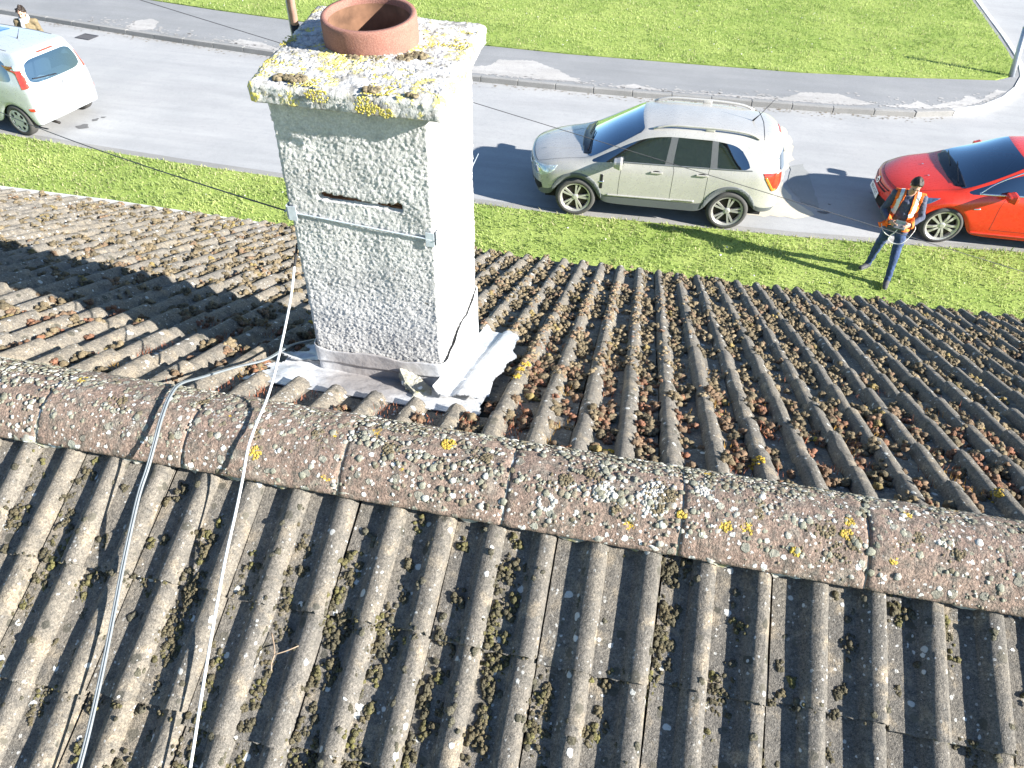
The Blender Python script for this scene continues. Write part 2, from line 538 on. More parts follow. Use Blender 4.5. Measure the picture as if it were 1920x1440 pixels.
def lumps(pos, rad_, col, flat=.75, sub=2, rough=.25, nrm=None, lower=-.35):
    """many small irregular cushions in one vertex/face array; flattened along nrm"""
    V, F = ico(sub)
    F = F[V[F].mean(1)[:, 2] > -.45]; used = np.unique(F); remap = np.full(len(V), -1); remap[used] = np.arange(len(used)); V = V[used]; F = remap[F]
    n = len(pos); m = len(V)
    pos = np.asarray(pos, float); rad_ = np.asarray(rad_, float)
    a = RNG.uniform(0, 2 * np.pi, n)
    c, s = np.cos(a), np.sin(a)
    X = V[None, :, 0] * c[:, None] - V[None, :, 1] * s[:, None]
    Y = V[None, :, 0] * s[:, None] + V[None, :, 1] * c[:, None]
    Z = np.maximum(np.repeat(V[None, :, 2], n, 0), lower)
    w = 1 + rough * RNG.uniform(-1, 1, (n, m))
    L = np.stack([X * w, Y * w, Z * w * flat], -1) * rad_[:, None, None]
    if nrm is None: nrm = np.array([0, 0, 1.0])
    nz = nrm / np.linalg.norm(nrm, axis=-1, keepdims=True)
    if nz.ndim == 1: nz = np.repeat(nz[None], n, 0)
    ax = np.cross(np.repeat([[0.0, 1.0, 0.0]], n, 0), nz); ax /= np.linalg.norm(ax, axis=1, keepdims=True)
    ay = np.cross(nz, ax)
    W = L[..., 0:1] * ax[:, None] + L[..., 1:2] * ay[:, None] + L[..., 2:3] * nz[:, None] + pos[:, None]
    FF = (F[None] + (np.arange(n) * m)[:, None, None]).reshape(-1, 3)
    CC = np.repeat(np.asarray(col, float), m, 0)
    sh = np.tile(np.clip(.8 + .3 * V[:, 2], .6, 1.1), n)
    CC = CC * RNG.uniform(.85, 1.15, (n * m, 1))
    return W.reshape(-1, 3), FF, CC

def merge(parts):
    V, F, C, o = [], [], [], 0
    for v, f, c in parts:
        V.append(v); F.append(f + o); C.append(c); o += len(v)
    return np.concatenate(V), np.concatenate(F), np.concatenate(C)

def sheet(name, pts, z, mat, kind='structure', parent=None, thick=0.0):
    """flat polygon at height z"""
    bm = bmesh.new()
    f = bm.faces.new([bm.verts.new((x, y, z)) for x, y in pts])
    if f.normal.z < 0: f.normal_flip()
    bm.normal_update()
    if thick:
        r = bmesh.ops.extrude_face_region(bm, geom=[f])
        bmesh.ops.translate(bm, vec=(0, 0, -thick), verts=[v for v in r['geom'] if isinstance(v, bmesh.types.BMVert)])
        bmesh.ops.recalc_face_normals(bm, faces=bm.faces[:])
    bmesh.ops.triangulate(bm, faces=bm.faces[:])
    me = bpy.data.meshes.new(name); bm.to_mesh(me); bm.free()
    for p in me.polygons:
        pass
    o = link(name, me, parent, mat)
    if kind: o['kind'] = kind
    return o

def ragged(pts, amp, step=.06, seed=1):
    """polygon outline broken up into small uneven steps"""
    rr = random.Random(seed); out = []
    n = len(pts)
    for i in range(n):
        a, b = Vector(pts[i]).to_2d(), Vector(pts[(i + 1) % n]).to_2d()
        k = max(1, int((b - a).length / step))
        for j in range(k):
            p = a.lerp(b, j / k)
            out.append((p.x + rr.uniform(-amp, amp), p.y + rr.uniform(-amp, amp)))
    return out

# ------------------------------------------------------------------ ground, road, pavement, lawns
ZG = -5.08
NEAR = [(-30, 13.3), (-20, 11.8), (-13.22, 11.03), (-11.09, 10.83), (-8.96, 10.68), (-6.67, 10.56), (-2.47, 10.45), (-1.33, 10.46), (.04, 10.52), (2.76, 10.62), (4.0, 10.72), (6.58, 11.0), (12, 11.7), (20, 13)]
KERB = [(-34, 21.1), (-26, 19.4), (-18.65, 17.97), (-15.57, 17.47), (-12.35, 17.0), (-9.84, 16.69), (-7.2, 16.47), (-4.5, 16.33), (-1.33, 16.28), (2.47, 16.42), (4.33, 16.52), (6.14, 16.74), (7.25, 17.2), (8.0, 17.95), (8.6, 18.9), (8.95, 19.7), (9.25, 21.0), (9.4, 23), (9.6, 27), (10, 34), (11, 60)]
GRASSF = [(-34, 23.2), (-26, 21.6), (-20, 20.7), (-14.98, 19.86), (-12.89, 19.5), (-10.89, 19.25), (-7.8, 18.85), (-4.92, 18.55), (-2.48, 18.45), (.8, 18.52), (3.43, 18.6), (6.04, 18.92), (8.2, 19.3), (8.75, 19.75), (8.99, 20.4), (9.13, 21.91), (9.26, 24.34), (9.4, 27), (9.8, 34), (10.8, 60)]

def interp(P, x):
    P = np.array(P); return np.interp(x, P[:, 0], P[:, 1])

sheet('ground', [(-220, -160), (220, -160), (220, 260), (-220, 260)], ZG - .06, 'soil')
# road between the two edges, plus the side road on the right
roadpts = [(x, y) for x, y in NEAR] + [(60, 20), (60, 60), (14, 60)] + [(x + .0, y) for x, y in KERB[::-1]]
sheet('road', roadpts, ZG, 'road', thick=.05)
# flush edging between near lawn and road
edge = [(x, y - .02) for x, y in NEAR] + [(x, y + .17) for x, y in NEAR[::-1]]
sheet('road_edging', edge, ZG + .004, 'kerb')
pav = sheet('pavement', [(x + (.06 if y > 18 else 0) * -1, y + .06) for x, y in KERB[:16]] + [(x - .1, y) for x, y in KERB[16:]] + [(x + .02, y - .03) for x, y in GRASSF[::-1]], ZG + .11, 'pave', thick=.12)

# kerb stones one by one along the far edge
def resample(P, step):
    P = [Vector((x, y)) for x, y in P]
    out = [P[0]]; acc = 0.0
    for a, b in zip(P, P[1:]):
        L = (b - a).length; t = 0
        while acc + (L - t) >= step:
            t += step - acc; acc = 0; out.append(a.lerp(b, t / L))
        acc += L - t
    return out
kp = resample(KERB, .915)
stone_bm = bmesh.new(); bx(stone_bm, (0, 0, 0), (.905, .125, .24), bev=.012)
stone_me = bm_mesh('kerb_stone', stone_bm); stone_me.materials.append(M['kerb'])
stone_new = stone_me.copy(); stone_new.materials.clear(); stone_new.materials.append(M['kerbnew'])
for a, b in zip(kp, kp[1:]):
    c = (a + b) / 2
    if c.x < -21 or c.y > 30: continue
    d = b - a
    pale = 6.3 < c.x
    o = link('kerb_stone', stone_new if pale else stone_me, pav)
    o.location = (c.x, c.y, ZG + .002 + random.uniform(-.006, .006))
    o.rotation_euler = (random.uniform(-.02, .02), 0, math.atan2(d.y, d.x))
    o.scale = (d.length / .915, 1, 1)

for i, (pts, m) in enumerate([
    ([(-14.4, 17.45), (-14.45, 18.0), (-14.15, 18.3), (-13.82, 18.11), (-13.6, 17.5), (-14.0, 17.22)], 'worn'),
    ([(-11.2, 17.0), (-11.0, 17.35), (-10.4, 17.25), (-9.9, 17.0), (-9.3, 16.9), (-9.9, 16.75)], 'worn'),
    ([(-4.9, 16.8), (-4.21, 17.1), (-4.06, 17.55), (-3.2, 17.73), (-2.58, 17.31), (-1.83, 16.61), (-2.83, 16.47), (-3.65, 16.52), (-4.9, 16.5)], 'worn'),
    ([(-1.2, 16.45), (-.6, 16.75), (.2, 16.5), (1.4, 16.62), (2.93, 16.78), (3.33, 17.22), (4.2, 17.37), (4.54, 17.12), (5.0, 16.9), (4.35, 16.7), (2.6, 16.58)], 'worn'),
    ([(5.2, 16.85), (5.77, 17.11), (6.0, 17.39), (6.23, 17.12), (6.99, 17.64), (7.27, 18.05), (7.48, 17.8), (8.05, 18.6), (8.25, 18.55), (7.6, 17.78), (7.0, 17.25), (6.12, 16.9)], 'worn')]):
    sheet('worn_patch', ragged(pts, .035, .045, i), ZG + .114, m)
bm = bmesh.new()      # crumbs of broken surface round the worn patches
for k in range(900):
    x = random.uniform(-16, 8); y0 = float(interp(KERB[:16], x)) + .13; y = y0 + abs(random.gauss(0, .28)) * (.4 + 1.2 * float(vnoise(np.array([[x, 0, 0]]), .5, 77)[0]))
    r0 = random.uniform(.008, .05); n_ = random.choice((5, 6, 7))
    f = bm.faces.new([bm.verts.new((x + r0 * random.uniform(.6, 1.6) * math.cos(q), y + r0 * random.uniform(.5, 1.0) * math.sin(q), ZG + .1165)) for q in [2 * math.pi * j / n_ for j in range(n_)]])
setp(link('worn_crumbs', bm_mesh('worn_crumbs', bm), pav, 'worn'), kind='stuff')
sand = [(2.45, 14.81), (2.85, 15.4), (3.0, 14.6), (2.93, 13.76), (2.66, 12.92), (2.66, 12.46), (2.85, 11.87), (3.16, 11.46), (2.88, 11.3), (2.22, 11.22), (1.5, 11.25), (1.93, 11.6), (2.33, 11.85), (2.45, 12.89)]
sheet('grit_patch', ragged(sand, .04, .12, 9), ZG + .004, 'sand')
sheet('trench_patch', ragged([(2.85, 13.37), (3.12, 13.6), (3.2, 12.8), (3.25, 11.75), (2.95, 11.95), (2.72, 12.57)], .03, .12, 3), ZG + .008, 'darkpatch')
for i, (cx, cy, a, b) in enumerate([(3.31, 11.61, .10, .06), (4.3, 12.6, .03, .02), (3.45, 11.95, .03, .02), (-11.8, 11.73, .13, .10), (-11.75, 12.1, .06, .07), (-11.66, 12.25, .05, .04)]):
    pts = [(cx + a * (1 + .3 * math.sin(3 * q + i)) * math.cos(q), cy + b * (1 + .25 * math.cos(2 * q + i)) * math.sin(q)) for q in [2 * math.pi * k / 22 for k in range(22)]]
    sheet('oil_stain', pts, ZG + .006, 'oil')
bm = bmesh.new()      # grit and leaf litter lying in the channel of the far kerb
for k in range(700):
    x = random.uniform(-17, 6.5); y = float(interp(KERB[:16], x)) - .07 - abs(random.gauss(0, .13))
    r0 = random.uniform(.006, .028); n_ = random.choice((4, 5, 6))
    f = bm.faces.new([bm.verts.new((x + r0 * random.uniform(.6, 1.8) * math.cos(q), y + r0 * random.uniform(.4, 1.0) * math.sin(q), ZG + .005)) for q in [2 * math.pi * j / n_ for j in range(n_)]])
setp(link('kerb_grit', bm_mesh('kerb_grit', bm), None, 'grit'), kind='stuff')
# gully grating at the far kerb
dg = empty('drain_grating', (-15.15, 16.78, ZG + .004), -.16)
setp(dg, 'dark iron gully grating beside the far kerb, past the pale car', 'drain')
bm = bmesh.new()
for y in (-.17, .17): bx(bm, (0, y, .004), (.46, .03, .016))
for x in (-.22, .22): bx(bm, (x, 0, .004), (.03, .308, .016))
link('frame', bm_mesh('frame', bm), dg, M['wire'])
bar = bmesh.new(); bx(bar, (0, 0, .004), (.018, .306, .012)); bar = bm_mesh('bar', bar); bar.materials.append(M['wire'])
for k in range(9):
    o = link('bar', bar, dg); o.location = (-.17 + k * .0425, 0, 0)
bm = bmesh.new(); bx(bm, (0, 0, -.004), (.40, .30, .004)); link('pit', bm_mesh('pit', bm), dg, M['soot'])

# lawns
lawn1 = [(-30, -14), (20, -14)] + [(x, y - .02) for x, y in NEAR[::-1]]
sheet('near_lawn', lawn1, ZG + .012, 'soil', thick=.06)
lawn2 = [(x, y) for x, y in GRASSF] + [(-34, 60)]
sheet('far_lawn', lawn2, ZG + .125, 'soil', thick=.12)

def grass(name, n, inside, zfun, box, hmin, hmax):
    P = RNG.uniform((box[0], box[1]), (box[2], box[3]), (n, 2))
    P = P[inside(P)]
    n = len(P)
    P3 = np.column_stack([P, np.zeros(n)])
    big = vnoise(P3, .8, 5); mid = vnoise(P3, 4.5, 6)
    keep = RNG.uniform(0, 1, n) < .55 + .6 * mid
    P = P[keep]; P3 = P3[keep]; big = big[keep]; mid = mid[keep]; n = len(P)
    a = RNG.uniform(0, 2 * np.pi, n)
    h = RNG.uniform(hmin, hmax, n) * (.6 + .8 * mid)
    w = RNG.uniform(.005, .011, n)
    lean = RNG.uniform(.2, 1.1, n) * h
    la = RNG.uniform(0, 2 * np.pi, n)
    z = np.full(n, zfun)
    base = np.column_stack([P, z])
    d = np.column_stack([np.cos(a), np.sin(a), np.zeros(n)]) * w[:, None]
    l = np.column_stack([np.cos(la), np.sin(la), np.zeros(n)]) * lean[:, None]
    midp = base + l * .35 + np.column_stack([np.zeros(n), np.zeros(n), h * .62])
    tip = base + l + np.column_stack([np.zeros(n), np.zeros(n), h])
    V = np.stack([base - d, base + d, midp + d * .8, midp - d * .8, tip], 1).reshape(-1, 3)
    i = np.arange(n)[:, None] * 5
    F = [i + np.array([[0, 1, 2, 3]]), i + np.array([[3, 2, 4]])]
    c0 = np.array([.26, .38, .09]); c1 = np.array([.51, .61, .20]); c2 = np.array([.57, .54, .30])
    t = np.clip(big * 1.4 - .2 + RNG.uniform(-.35, .35, n), 0, 1)[:, None]
    c = c0 * (1 - t) + c1 * t
    edge_d = interp(NEAR, P[:, 0]) - P[:, 1]
    nearedge = np.where(edge_d > 0, np.exp(-edge_d / .22) * vnoise(P3, 1.6, 19) * .9, 0)
    dry = (RNG.uniform(0, 1, n) < nearedge + .05 + .25 * np.clip(vnoise(P3, 1.1, 9) - .6, 0, 1) * 2)[:, None]
    c = np.where(dry, c2, c)
    me = np_mesh(name, V, F, np.repeat(c, 5, 0), smooth=False)
    return setp(link(name, me, None, 'grass'), kind='stuff')

def in1(P):
    return P[:, 1] < interp(NEAR, P[:, 0]) - .02 + .08 * (vnoise(np.column_stack([P, P[:, :1] * 0]), 6, 3) - .4)
def in2(P):
    Gn = [g for g in GRASSF if g[1] < 19.4 or g[0] < 0]
    xr_ = np.interp(P[:, 1], [19.0, 19.75, 20.4, 21.9, 24.3, 27, 34], [8.1, 8.75, 8.99, 9.13, 9.26, 9.4, 9.8])
    j = .1 * (vnoise(np.column_stack([P, P[:, :1] * 0]), 6, 4) - .5)
    return (P[:, 1] > np.interp(P[:, 0], [g[0] for g in Gn], [g[1] for g in Gn]) + j) & (P[:, 0] < xr_ + j)
grass('near_grass', 130000, in1, ZG + .01, (-15, 4.6, 9, 11.2), .025, .06)
grass('far_grass', 165000, in2, ZG + .123, (-18, 18.2, 10, 32), .03, .065)
# daisies and scraps of paper on the lawn are too few to matter singly: a scatter of small pale flower heads
n = 160
P = np.column_stack([RNG.uniform(-14, 8, n), RNG.uniform(18.8, 28, n), np.full(n, ZG + .17)])
k = 40
P2 = np.column_stack([RNG.uniform(-8, 7, k), RNG.uniform(6, 10.2, k), np.full(k, ZG + .06)])
P = np.concatenate([P[in2(P[:, :2])], P2])
v, f, c = lumps(P, RNG.uniform(.012, .024, len(P)), np.tile([.72, .72, .66], (len(P), 1)), .5, 1, .2)
setp(link('daisy_heads', np_mesh('daisy_heads', v, f, c), None, 'lichen'), kind='stuff')
# ------------------------------------------------------------------ the house and its tiled roof
TF, TB, LF = rad(23.78), rad(23.48), 3.946
ctf, stf, ctb, stb = math.cos(TF), math.sin(TF), math.cos(TB), math.sin(TB)
HX0, HX1 = -8.2, 5.0
def FR(x, s, n=0.0): return (x, s * ctf + n * stf, -s * stf + n * ctf)
def BK(x, s, n=0.0): return (x, -s * ctb - n * stb, -s * stb + n * ctb)
NF, NB = np.array([0, stf, ctf]), np.array([0, -stb, ctb])

house = empty('house', (0, 0, 0))
setp(house, 'house under a mossy concrete tiled roof with a roughcast chimney', 'house')
# walls
bm = bmesh.new()
ye = (LF - .32) * ctf; ze = -(LF) * stf - .12
for (x0, x1, y0, y1) in ((HX0 + .15, HX1 - .15, ye - .28, ye), (HX0 + .15, HX1 - .15, -ye, -ye + .28)):
    bx(bm, ((x0 + x1) / 2, (y0 + y1) / 2, (ZG + ze) / 2), (x1 - x0, y1 - y0, ze - ZG))
for x in (HX0 + .29, HX1 - .29):
    v = [bm.verts.new((x + dx, y, z)) for dx in (-.139, .139) for (y, z) in ((-ye + .282, ZG), (ye - .282, ZG), (ye - .282, ze - .02), (0, -.16), (-ye + .282, ze - .02))]
    bm.faces.new(v[0:5]); bm.faces.new(v[5:10][::-1])
    for k in range(5): bm.faces.new((v[k], v[5 + k], v[5 + (k + 1) % 5], v[(k + 1) % 5]))
link('wall', bm_mesh('wall', bm), house, 'wall')
# roof deck (felt under the tiles)
bm = bmesh.new()
def quad(a, b, c, d): bm.faces.new([bm.verts.new(p) for p in (a, b, c, d)])
dn = -.075
quad(FR(HX0, .03, dn), FR(HX1, .03, dn), FR(HX1, LF - .06, dn), FR(HX0, LF - .06, dn))
quad(BK(HX0, .03, dn), BK(HX1, .03, dn), BK(HX1, LF - .06, dn), BK(HX0, LF - .06, dn))
roof = link('roof', bm_mesh('roof', bm), house, 'felt')
# fascia and gutter at the front eaves
bm = bmesh.new()
e = FR(0, LF - .03, -.05)
bx(bm, ((HX0 + HX1) / 2, e[1] - .05, e[2] - .10), (HX1 - HX0, .02, .2))
link('fascia', bm_mesh('fascia', bm), house, 'upvc')
bm = bmesh.new()
gp = [(.06 * math.cos(q), .06 * math.sin(q)) for q in [math.pi + math.pi * k / 10 for k in range(11)]]
gp = gp + [(x * .93, y * .93) for x, y in gp[::-1]]
ends = []
for x in (HX0, -4.6, -2.6, HX1):
    off = .06 if x < -4.5 else (-.02 if x < -2 else -.06)
    ends.append([bm.verts.new((x, e[1] + .02 + off + a, e[2] - .015 + b)) for a, b in gp])
for A, B in zip(ends, ends[1:]):
    for k in range(len(gp)):
        bm.faces.new((A[k], A[(k + 1) % len(gp)], B[(k + 1) % len(gp)], B[k]))
link('gutter', bm_mesh('gutter', bm, True), house, 'upvc')

# one tile: local x across, y down the slope (tail at y=0), z out of the roof
ROLLH, THK, TLEN, TILT = .035, .017, .42, .058
def roll_h(d):
    """height over the pan at signed distance d from the crest: steep on the joint side, easy on the other"""
    d = np.asarray(d, float)
    a = np.maximum(0, 1 - np.abs(np.minimum(d, 0) / .031) ** 2.6) ** .55
    b = np.maximum(0, 1 - np.minimum(np.maximum(d, 0) / .043, 1) ** 2.1) ** .85
    return ROLLH * np.where(d < 0, a, b)
def tile_profile(seg):
    pts = []
    for base in (0.0, .15):
        for k in range(seg + 3):
            d = -.031 + .081 * (k / (seg + 2)) ** 1.15
            pts.append((base + .031 + d, float(roll_h(d))))
        pts.append((base + .105, -.0015)); pts.append((base + .14, .0))
    pts = [(0.0, -.006)] + pts
    pts[-1] = (.296, -.001)
    return pts
def tile_mesh(seg, ny, seed):
    pr = tile_profile(seg); n = len(pr)
    rg = np.random.default_rng(seed)
    V = []
    jx = rg.normal(0, .0006, n); jz = rg.normal(0, .0006, n)
    for iy in range(ny + 1):
        y = -TLEN * (1 - iy / ny)
        for k, (x, z) in enumerate(pr):
            V.append((x + jx[k] + rg.normal(0, .0005), y + (rg.normal(0, .0030) if iy == ny else 0), z - ROLLH + TILT * y + jz[k] + rg.normal(0, .0006)))
    top = len(V)
    for k, (x, z) in enumerate(pr):
        V.append((x, -.001, z - ROLLH - THK))
    lo = len(V)
    for iy in (0, ny):           # underside of the two side edges
        y = -TLEN * (1 - iy / ny)
        V.append((pr[0][0], y, pr[0][1] - ROLLH + TILT * y - THK)); V.append((pr[-1][0], y, pr[-1][1] - ROLLH + TILT * y - THK))
    F = []
    for iy in range(ny):
        for k in range(n - 1):
            a = iy * n + k; F.append((a, a + 1, a + n + 1, a + n))
    a0 = ny * n
    for k in range(n - 1):
        F.append((a0 + k, a0 + k + 1, top + k + 1, top + k))
    F.append((0, a0, lo + 2, lo)); F.append((n - 1, lo + 1, lo + 3, a0 + n - 1))
    F = np.array(F)
    me = np_mesh('roof_tile', V, F[:, ::1])
    bm = bmesh.new(); bm.from_mesh(me)
    for fc in bm.faces: fc.smooth = True
    for e_ in bm.edges:
        if len(e_.link_faces) == 2 and e_.link_faces[0].normal.angle(e_.link_faces[1].normal, 0) > .75: e_.smooth = False
    bmesh.ops.recalc_face_normals(bm, faces=bm.faces[:])
    bm.to_mesh(me); bm.free()
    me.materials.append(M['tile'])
    return me
near_tiles = [tile_mesh(9, 6, s) for s in range(6)]
mid_tiles = [tile_mesh(7, 2, 20 + s) for s in range(3)]
XF0, XB0, GF, GB = -.081, -.5733, .3196, .3233
TAILF = [LF - k * GF for k in range(12)]
TAILB = [.5123 + k * GB for k in range(0, 6)]

def proj(p):
    d = Vector(p) - CAMP; z = d.dot(fwd)
    if z < .1: return None
    return (.5 + cam.lens / 36 * d.dot(right) / z, .5 * .75 - cam.lens / 36 * d.dot(up) / z, z)
cand = []
bF = Matrix(((1, 0, 0), (0, ctf, stf), (0, -stf, ctf)))      # columns: x', down-slope, normal
bB = Matrix(((-1, 0, 0), (0, -ctb, -stb), (0, -stb, ctb)))
for k in range(-28, 17):
    x = -.711 + .30 * k
    if x < HX0 - .1 or x > HX1 - .2: continue
    for ti, s in enumerate(TAILF):
        if -1.34 < x < -.5 and abs(s - TAILF[-2]) < .01: continue       # lead gutter behind the chimney
        if -1.1 < x < -.9 and .6 < s < 1.1: continue                     # inside the stack
        cand.append(('F', x, s))
for k in range(-22, 22):
    x = XB0 + .15 + .031 + .30 * k
    if x < HX0 + .2 or x > HX1: continue
    for s in TAILB: cand.append(('B', x, s))
items = []
for side, x, s in cand:
    c = FR(x + .15, s - .16) if side == 'F' else BK(x - .15, s - .16)
    q = proj(c)
    vis = q is not None and -.12 < q[0] < 1.12 and -.1 < q[1] < .75 + .14
    size = (1 / q[2]) if q else 0
    items.append((vis, size, side, x, s))
items.sort(key=lambda t: (-t[0], -t[1]))
rest = []
for i, (vis, size, side, x, s) in enumerate(items):
    B = bF if side == 'F' else bB
    p = FR(x, s) if side == 'F' else BK(x, s)
    rr = random.Random(int(x * 1000) * 31 + int(s * 1000))
    m3 = B @ Matrix.Rotation(rr.gauss(0, .005), 3, 'Z') @ Matrix.Rotation(rr.gauss(0, .010), 3, 'Y') @ Matrix.Rotation(rr.gauss(0, .008), 3, 'X')
    m4 = m3.to_4x4()
    m4.translation = Vector(p) + B @ Vector((rr.gauss(0, .0009), rr.gauss(0, .007), rr.gauss(0, .0015)))
    me = rr.choice(near_tiles if size > 1 / 3.3 else mid_tiles)
    if vis and i < 300:
        o = link('roof_tile', me, roof); o.matrix_local = m4
    else:
        rest.append((rr.choice(mid_tiles), m4))
bm = bmesh.new()
for me, m4 in rest:
    t = me.copy(); t.transform(m4); bm.from_mesh(t); bpy.data.meshes.remove(t)
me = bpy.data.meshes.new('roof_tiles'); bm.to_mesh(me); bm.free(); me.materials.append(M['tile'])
setp(link('roof_tiles', me, roof), kind='stuff')

# ridge tiles
RHW, RDROP, RCR = .163, .078, .022
hh = RCR + RDROP; RR = (RHW ** 2 + hh ** 2) / (2 * hh); RZC = RCR - RR; RA0 = math.asin(RHW / RR)
def ridge_pt(x, a, dr=0.0): return (x, (RR + dr) * math.sin(a), RZC + (RR + dr) * math.cos(a))
RJ = [-1.747 + .4975 * k for k in range(-12, 13)]
for x0, x1 in zip(RJ, RJ[1:]):
    if x1 < HX0 or x0 > HX1: continue
    inview = -3.2 < (x0 + x1) / 2 < 2.4
    na, nx = (40, 84) if inview else (12, 6)
    L = x1 - x0 - .006
    A, X = np.meshgrid(np.linspace(-RA0, RA0, na), np.linspace(0, L, nx))
    pts = np.column_stack([X.ravel() + x0 + .003, A.ravel() * RR, np.zeros(A.size)])
    dr = (vnoise(pts, 14, 3) - .5) * .004 + (vnoise(pts, 48, 4) - .5) * .0035 + (vnoise(pts, 100, 5) - .5) * .003
    edge_ = np.minimum(X.ravel(), L - X.ravel())
    dr -= .006 * np.exp(-edge_ / .006)
    off = random.Random(int(x0 * 100)).uniform(-.003, .003)
    a = A.ravel()
    V = np.column_stack([X.ravel() + x0 + .003, (RR + dr) * np.sin(a), RZC + off + (RR + dr) * np.cos(a)])
    n0 = len(V)
    idx = np.arange(n0).reshape(nx, na)
    F = np.stack([idx[:-1, :-1], idx[:-1, 1:], idx[1:, 1:], idx[1:, :-1]], -1).reshape(-1, 4)
    # rim going down to give thickness
    rim = np.concatenate([idx[0, :], idx[1:, -1], idx[-1, -2::-1], idx[-2:0:-1, 0]])
    low = V[rim].copy(); cen = np.array([0, 0, RZC]); dirv = low - cen; dirv[:, 0] = 0
    dirv /= np.linalg.norm(dirv, axis=1, keepdims=True)
    V = np.concatenate([V, low - dirv * .018])
    k = np.arange(len(rim)); F2 = np.stack([rim, n0 + k, n0 + (k + 1) % len(rim), np.roll(rim, -1)], -1)
    link('ridge_tile', np_mesh('ridge_tile', V, [F, F2]), roof, 'ridge')
# dark mortar core under the ridge, showing in the joints
bm = bmesh.new()
ring = [ridge_pt(0, a, -.0075) for a in np.linspace(-RA0, RA0, 12)]
A = [bm.verts.new((HX0, p[1], p[2])) for p in ring]; B = [bm.verts.new((HX1, p[1], p[2])) for p in ring]
for k in range(11): bm.faces.new((A[k], A[k + 1], B[k + 1], B[k]))
link('mortar_core', bm_mesh('mortar_core', bm, True), roof, 'mortar')
# mortar bedding along both ridge edges, following the rolls
def tile_z(x, side, tails):
    """height of the tile surface above/below the roll-top plane across the slope"""
    ph = (x - (XF0 - .031)) if side == 'F' else ((XB0 + .031) - x)
    u = np.mod(ph, .15)
    return roll_h(u - .031) - ROLLH
for side, fn in (('B', BK), ('F', FR)):
    xs = np.arange(-3.6 if side == 'F' else -2.6, 2.6, .008)
    rows = 7
    V = []
    P0 = np.column_stack([xs, xs * 0, xs * 0 + (1 if side == 'F' else 2)])
    wob = (vnoise(P0, 14, 2) - .5) * .03 + (vnoise(P0, 60, 5) - .5) * .012
    tz = tile_z(xs, side, None)
    for r in range(rows):
        f = r / (rows - 1)
        s = .146 + f * (.026 + wob * .8)
        top = -.006
        prof = (1 - f) ** 1.4
        z = tz + .004 + (top - tz) * prof * .9 + (vnoise(np.column_stack([xs, xs * 0 + r, xs * 0]), 45, 7) - .5) * .008
        if r == rows - 1: z = tz - .006
        for i in range(len(xs)): V.append(fn(xs[i], float(s[i]), float(z[i])))
    idx = np.arange(len(V)).reshape(rows, len(xs))
    F = np.stack([idx[:-1, :-1], idx[:-1, 1:], idx[1:, 1:], idx[1:, :-1]], -1).reshape(-1, 4)
    link('mortar_bed', np_mesh('mortar_bed', V, F), roof, 'mortar')

# lichen cushions on the ridge
n = 12500
xs = RNG.uniform(-2.7, 2.1, n)
aa = RNG.normal(.22, .55, n); aa = np.where(np.abs(aa) > .97, RNG.uniform(-.9, .97, n), aa) * RA0
den = vnoise(np.column_stack([xs, aa * 2, xs * 0]), 6, 12) + .25 * (aa > .2 * RA0)
kp_ = RNG.uniform(0, 1, n) < np.clip(den * 1.9 - .55, .03, 1); xs, aa = xs[kp_], aa[kp_]
nr = np.column_stack([xs * 0, np.sin(aa), np.cos(aa)])
pp = np.column_stack([xs, 0 * xs, 0 * xs + RZC]) + nr * (RR + .001)
pal = np.array([[.25, .26, .215], [.18, .185, .15], [.40, .40, .36], [.10, .088, .062], [.20, .165, .125], [.62, .62, .58]])
pc = pal[RNG.choice(6, len(xs), p=[.28, .22, .16, .12, .14, .08])]
lr_ = RNG.uniform(.0025, .0080, len(xs)) * np.where(RNG.uniform(0, 1, len(xs)) < .15, 1.5, 1); bg_ = lr_ > .0072
v, f, c = merge([lumps(pp[q], lr_[q], pc[q], .34, sb, .24, nr[q]) for q, sb in ((bg_, 2), (~bg_, 1))])
setp(link('lichen_cushions', np_mesh('lichen_cushions', v, f, c), roof, 'lichen'), kind='stuff')
# larger rosettes and brown/yellow tufts on the ridge
T = []
def ridge_tuft(x, a, R, col, cnt, flat=.6, rs=(.004, .010)):
    th = RNG.uniform(0, 2 * np.pi, cnt); rr_ = R * np.sqrt(RNG.uniform(0, 1, cnt))
    X = x + rr_ * np.cos(th); A_ = a + rr_ * np.sin(th) / RR
    nr = np.column_stack([X * 0, np.sin(A_), np.cos(A_)])
    T.append(lumps(np.column_stack([X, 0 * X, 0 * X + RZC]) + nr * (RR + .001), RNG.uniform(rs[0], rs[1], cnt), np.tile(col, (cnt, 1)) * RNG.uniform(.6, 1.3, (cnt, 1)), flat, 1, .3, nr))
ridge_tuft(-.455, .12, .022, (.62, .40, .02), 70, .5, (.003, .006))
for x, a, R in [(-1.02, -.25, .035), (-.62, -.2, .03), (-.33, -.05, .03), (-.1, -.2, .03), (.2, -.2, .04), (.19, -.42, .03), (.05, -.55, .02), (.62, -.3, .045), (.70, -.45, .035), (-.85, -.1, .028), (-1.5, -.1, .025), (.45, -.25, .03), (.86, -.2, .03), (-.02, .0, .025), (-1.25, .2, .02), (.97, -.35, .03)]:
    ridge_tuft(x + RNG.normal(0, .008), a, R * .55, (.105, .078, .042), int(34 * R / .03), .5, (.003, .007)); ridge_tuft(x + RNG.normal(0, .02), a + RNG.normal(0, .1), R * 1.25, (.13, .10, .058), int(30 * R / .03), .4, (.002, .006))
